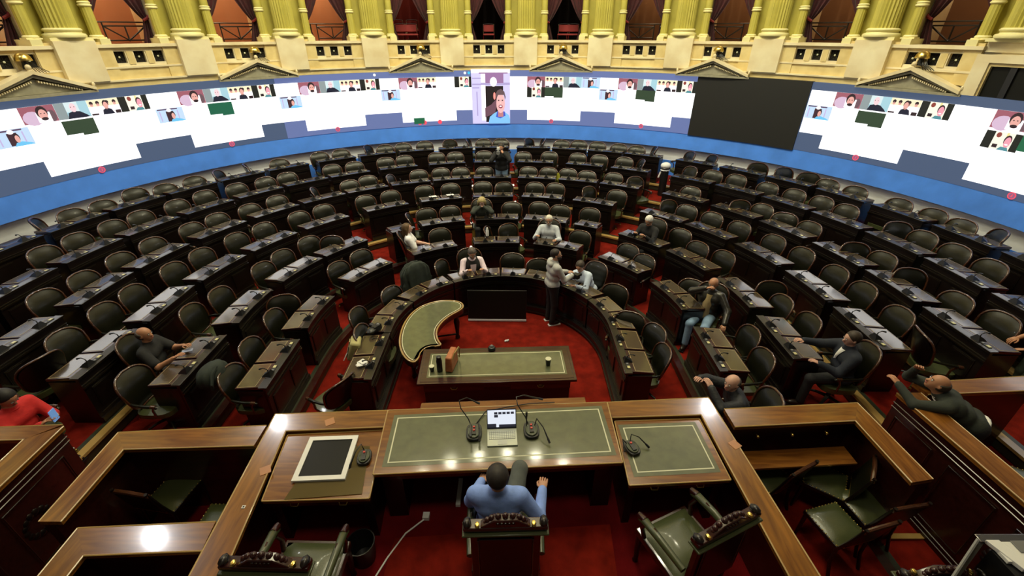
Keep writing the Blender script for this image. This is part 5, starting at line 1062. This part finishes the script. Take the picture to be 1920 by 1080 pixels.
# 2 standing hoodie
def hood(body, g):
    g['piece']('hood', [('c', g['at'](-.05, -.09, .46), g['at'](.05, -.09, .46), .055, .055), ('c', g['at'](-.07, -.02, .47), g['at'](-.03, .06, .45), .035, .03), ('c', g['at'](.07, -.02, .47), g['at'](.03, .06, .45), .035, .03)], greyh)
b = person('bearded man in grey hoodie and black trousers standing in the well by the television', (.80, 7.80, 0), 72, 'stand', lean=4, hands=((-.10, .36, 1.10), (.12, .38, 1.12)), hyaw=-25, hpitch=-8, top=greyh, bot=black, hair=('short', (.02, .012, .01)), beard=(.02, .012, .01), extra=hood, shoes=DARK)
wx = wpt(b, PW[b['label']][1][1])
item('camera', lambda m: m.box((0, 0, 0), (.13, .08, .09), 'black') or m.cyl((0, .04, 0), (0, .12, 0), .035, .04, 'black', 12), (wx[0]+.07, wx[1]-.02, wx[2]+.0), -.9, 'small black camera held by the man in the grey hoodie', 'camera')
# 3..8 seated in the rows
def place(r, a): return pol(r, a)
x, y = place(2.50, 46); sitter('man in white-blue shirt leaning across the front row desk beside the grey hoodie', x, y, .02, 225, 'armchair in the front row under the man in white-blue shirt', lean=22, side=14, hands=((-.05, .52, .88), (.36, .50, .93)), hyaw=20, hpitch=25, top=paleb, hair=('short', (.05, .035, .025)))
x, y = place(2.46, -16.5); sitter('man in black vest and pale pink shirt working at the front row desk', x, y, .02, 163.5, 'armchair in the front row under the man in the black vest', lean=14, hands=((-.16, .44, .92), (.18, .42, .92)), hyaw=0, hpitch=28, top=pink, vest=black, hair=('short', (.10, .08, .07)), beard=(.16, .14, .13))
x, y = place(3.85, -33.5); sitter('woman in white top with long brown hair turned sideways in the second row', x, y, .19, 75, 'sideways armchair in the second row under the woman in white', lean=-8, hands=((-.15, .30, .70), (.16, .28, .72)), hyaw=-20, hpitch=-12, top=white_c, bot=cloth('light_trousers', (.5, .5, .5)), hair=('long', (.10, .055, .02)), skin=SKP, sleeve='short')
x, y = place(3.86, 16.2); sitter('grey-haired man in white shirt at the second row desk', x, y, .19, 190, 'armchair in the second row under the grey-haired man in white', lean=4, hands=((-.22, .36, .84), (.24, .34, .90)), hyaw=0, hpitch=4, top=striped, hair=('short', (.62, .58, .48)), beard=(.35, .33, .3), glasses=True)
x, y = place(4.72, -7.2); sitter('fair-haired woman in dark jacket with hands at her face in the third row', x, y, .38, 175, 'armchair in the third row under the fair-haired woman', lean=18, hands=((-.06, .24, 1.06), (.06, .24, 1.06)), hyaw=0, hpitch=26, top=dgreen, hair=('long', (.42, .33, .14)), skin=SKP, hints=((-1, .1, -.6), (1, .1, -.6)))
x, y = place(4.76, 46.0); sitter('white-haired man in dark sweater reading in the third row near the right aisle', x, y, .38, 228, 'armchair in the third row under the white-haired man', lean=16, hands=((-.14, .42, .90), (.14, .42, .90)), hyaw=0, hpitch=30, top=black, hair=('short', (.68, .66, .62)), glasses=True)
def openjacket(body, g):
    q = M(); at = g['at']; q.grid(lambda u, v: tuple(at((.075+.01*v)*(2*u-1), .178-.05*(2*u-1)**2-.075*v**3, .0+.44*v)), 8, 10, beige); q.obj('shirt_front', body, smooth=80)
def whitev(body, g):
    q = M(); at = g['at']; q.grid(lambda u, v: tuple(at((.012+.035*v)*(2*u-1), .165-.02*(2*u-1)**2-.07*v**2, .30+.17*v)), 6, 6, 'white'); q.obj('shirt_front', body, smooth=80)
x, y = place(3.80, 82); sitter('bald man in leather jacket and jeans with one hand on his face', x, y, .19, 218, 'armchair in the second row under the man in leather jacket', lean=-6, hands=((-.40, .26, .66), (.06, .20, 1.20)), hyaw=-5, hpitch=8, top=leath, jacket=1, bot=jeans, hair=('bald', (.05, .035, .025)), skin=SKT, extra=openjacket, hints=((-1, -.4, -.4), (1, .2, -.5)))
x, y = CX+4.98, CY-1.34; sitter('dark-haired young man in dark suit sitting sideways in the third row at the right', x, y, .38, 278, 'armchair at the right end of the third row under the young man in dark suit', lean=4, hands=((-.14, .38, .82), (.16, .58, 1.00)), hyaw=0, hpitch=4, top=navy, jacket=1, extra=whitev, hair=('short', (.035, .022, .012)), skin=SKP)
x, y = CX-5.12, CY-1.15; sitter('stout man in black tee sitting at the left end of the third row', x, y, .38, 78, 'armchair in the third row under the man in black tee', lean=2, hands=((-.02, .42, .86), (.28, .40, .86)), hyaw=-12, hpitch=-6, top=black, sleeve='short', ph=.50, hair=('bald', (.04, .03, .02)), skin=SKT)
# bald man at the counter corner
person('bald man in black padded jacket leaning on the right counter corner', (2.95, 4.18, .42), 275, 'sit', lean=28, hands=((-.12, .52, 1.13), (.06, .60, 1.13)), hyaw=35, hpitch=-6, top=puff, jacket=1, hair=('bald', (.03, .02, .015)), skin=SKP, hints=((-1, .2, -.5), (1, .3, -.5)))
seat_chair(3.0, 4.18, .30, 275, 'armchair behind the right counter under the bald man in padded jacket')
# man leaning over the far right box
def whiteshirt(body, g):
    q = M(); at = g['at']; q.tube([at(.135*cos(2*pi*i/20), .128*sin(2*pi*i/20), -.03) for i in range(20)], .022, 'white', 6, closed=True); q.obj('shirt_hem', body, smooth=80); q = M(); q.tube([at(.062*cos(2*pi*i/14), .062*sin(2*pi*i/14), .485+.012*sin(2*pi*i/14)) for i in range(14)], .011, 'white', 6, closed=True); q.obj('shirt_collar', body, smooth=80)
person('balding man in dark green sweater leaning over the far right box counter', (5.20, 3.62, .60), 297, 'stand', lean=56, hands=((-.02, .78, 1.15), (.20, .62, 1.28)), hyaw=0, hpitch=-26, top=dgreen, hair=('bald', (.035, .025, .016)), skin=SKT, extra=whiteshirt, hints=((-1, .4, -.8), (1, .6, -1)), ph=.88)
item('face_mask', lambda m: m.grid(lambda u, v: (.09*(2*u-1)*(1-.25*v*v), .05*cos(pi*(u-.5))*1, .12*(v-.5)), 10, 6, 'white'), (4.88, 3.82, 1.72), .6, 'white face mask hanging at the elbow of the man in green sweater', 'mask')
# man at the right edge
person('man in dark clothes cut off by the right edge of the view', (7.36, 4.92, .57), 300, 'stand', lean=4, hands=((-.16, .26, .95), (.10, .28, .98)), hyaw=0, hpitch=10, top=black, sleeve='short', bot=cloth('green_trousers', (.03, .042, .028)), hair=('short', (.02, .015, .01)), skin=SKT)
# red shirt with phone
b = person('dark-haired man in red shirt looking at a phone at the left edge', (-5.85, 3.80, .50), 92, 'sit', lean=10, hands=((-.08, .40, .86), (.10, .42, .88)), hyaw=0, hpitch=30, knees=((-.12, .14, .36), (.12, .14, .36)), top=redc, hair=('short', (.012, .010, .010)), skin=SKT)
seat_chair(-5.85, 3.80, .57, 92, 'armchair at the left edge under the man in red')
wx = wpt(b, [.0, .52, .94]); item('smartphone', lambda m: m.box((0, 0, 0), (.08, .012, .15), mat('phone_glow', (.1, .2, .4), .2, emi=(.15, .3, .6), es=.6)), wx, -R_(92)+.2, 'lit smartphone held by the man in red', 'phone')
# photographer in the sixth row
b = person('photographer in dark clothes and jeans standing by the central desk of the sixth row', (*place(7.22, -1.0), .76), 184, 'stand', lean=6, hands=((-.10, .24, 1.42), (.10, .26, 1.40)), hyaw=-6, hpitch=14, top=black, jacket=1, bot=jeans, hair=('short', (.02, .015, .01)), hints=((-1, 0, -1), (1, 0, -1)))
wx = wpt(b, [.06, .36, 1.50]); item('photo_camera', lambda m: m.box((0, 0, 0), (.15, .09, .11), 'black') or m.cyl((0, -.05, 0), (0, -.2, 0), .05, .055, 'grey', 14) or m.box((0, .02, .09), (.08, .06, .07), 'white'), wx, 0, 'camera with white flash held by the photographer in the sixth row', 'camera')
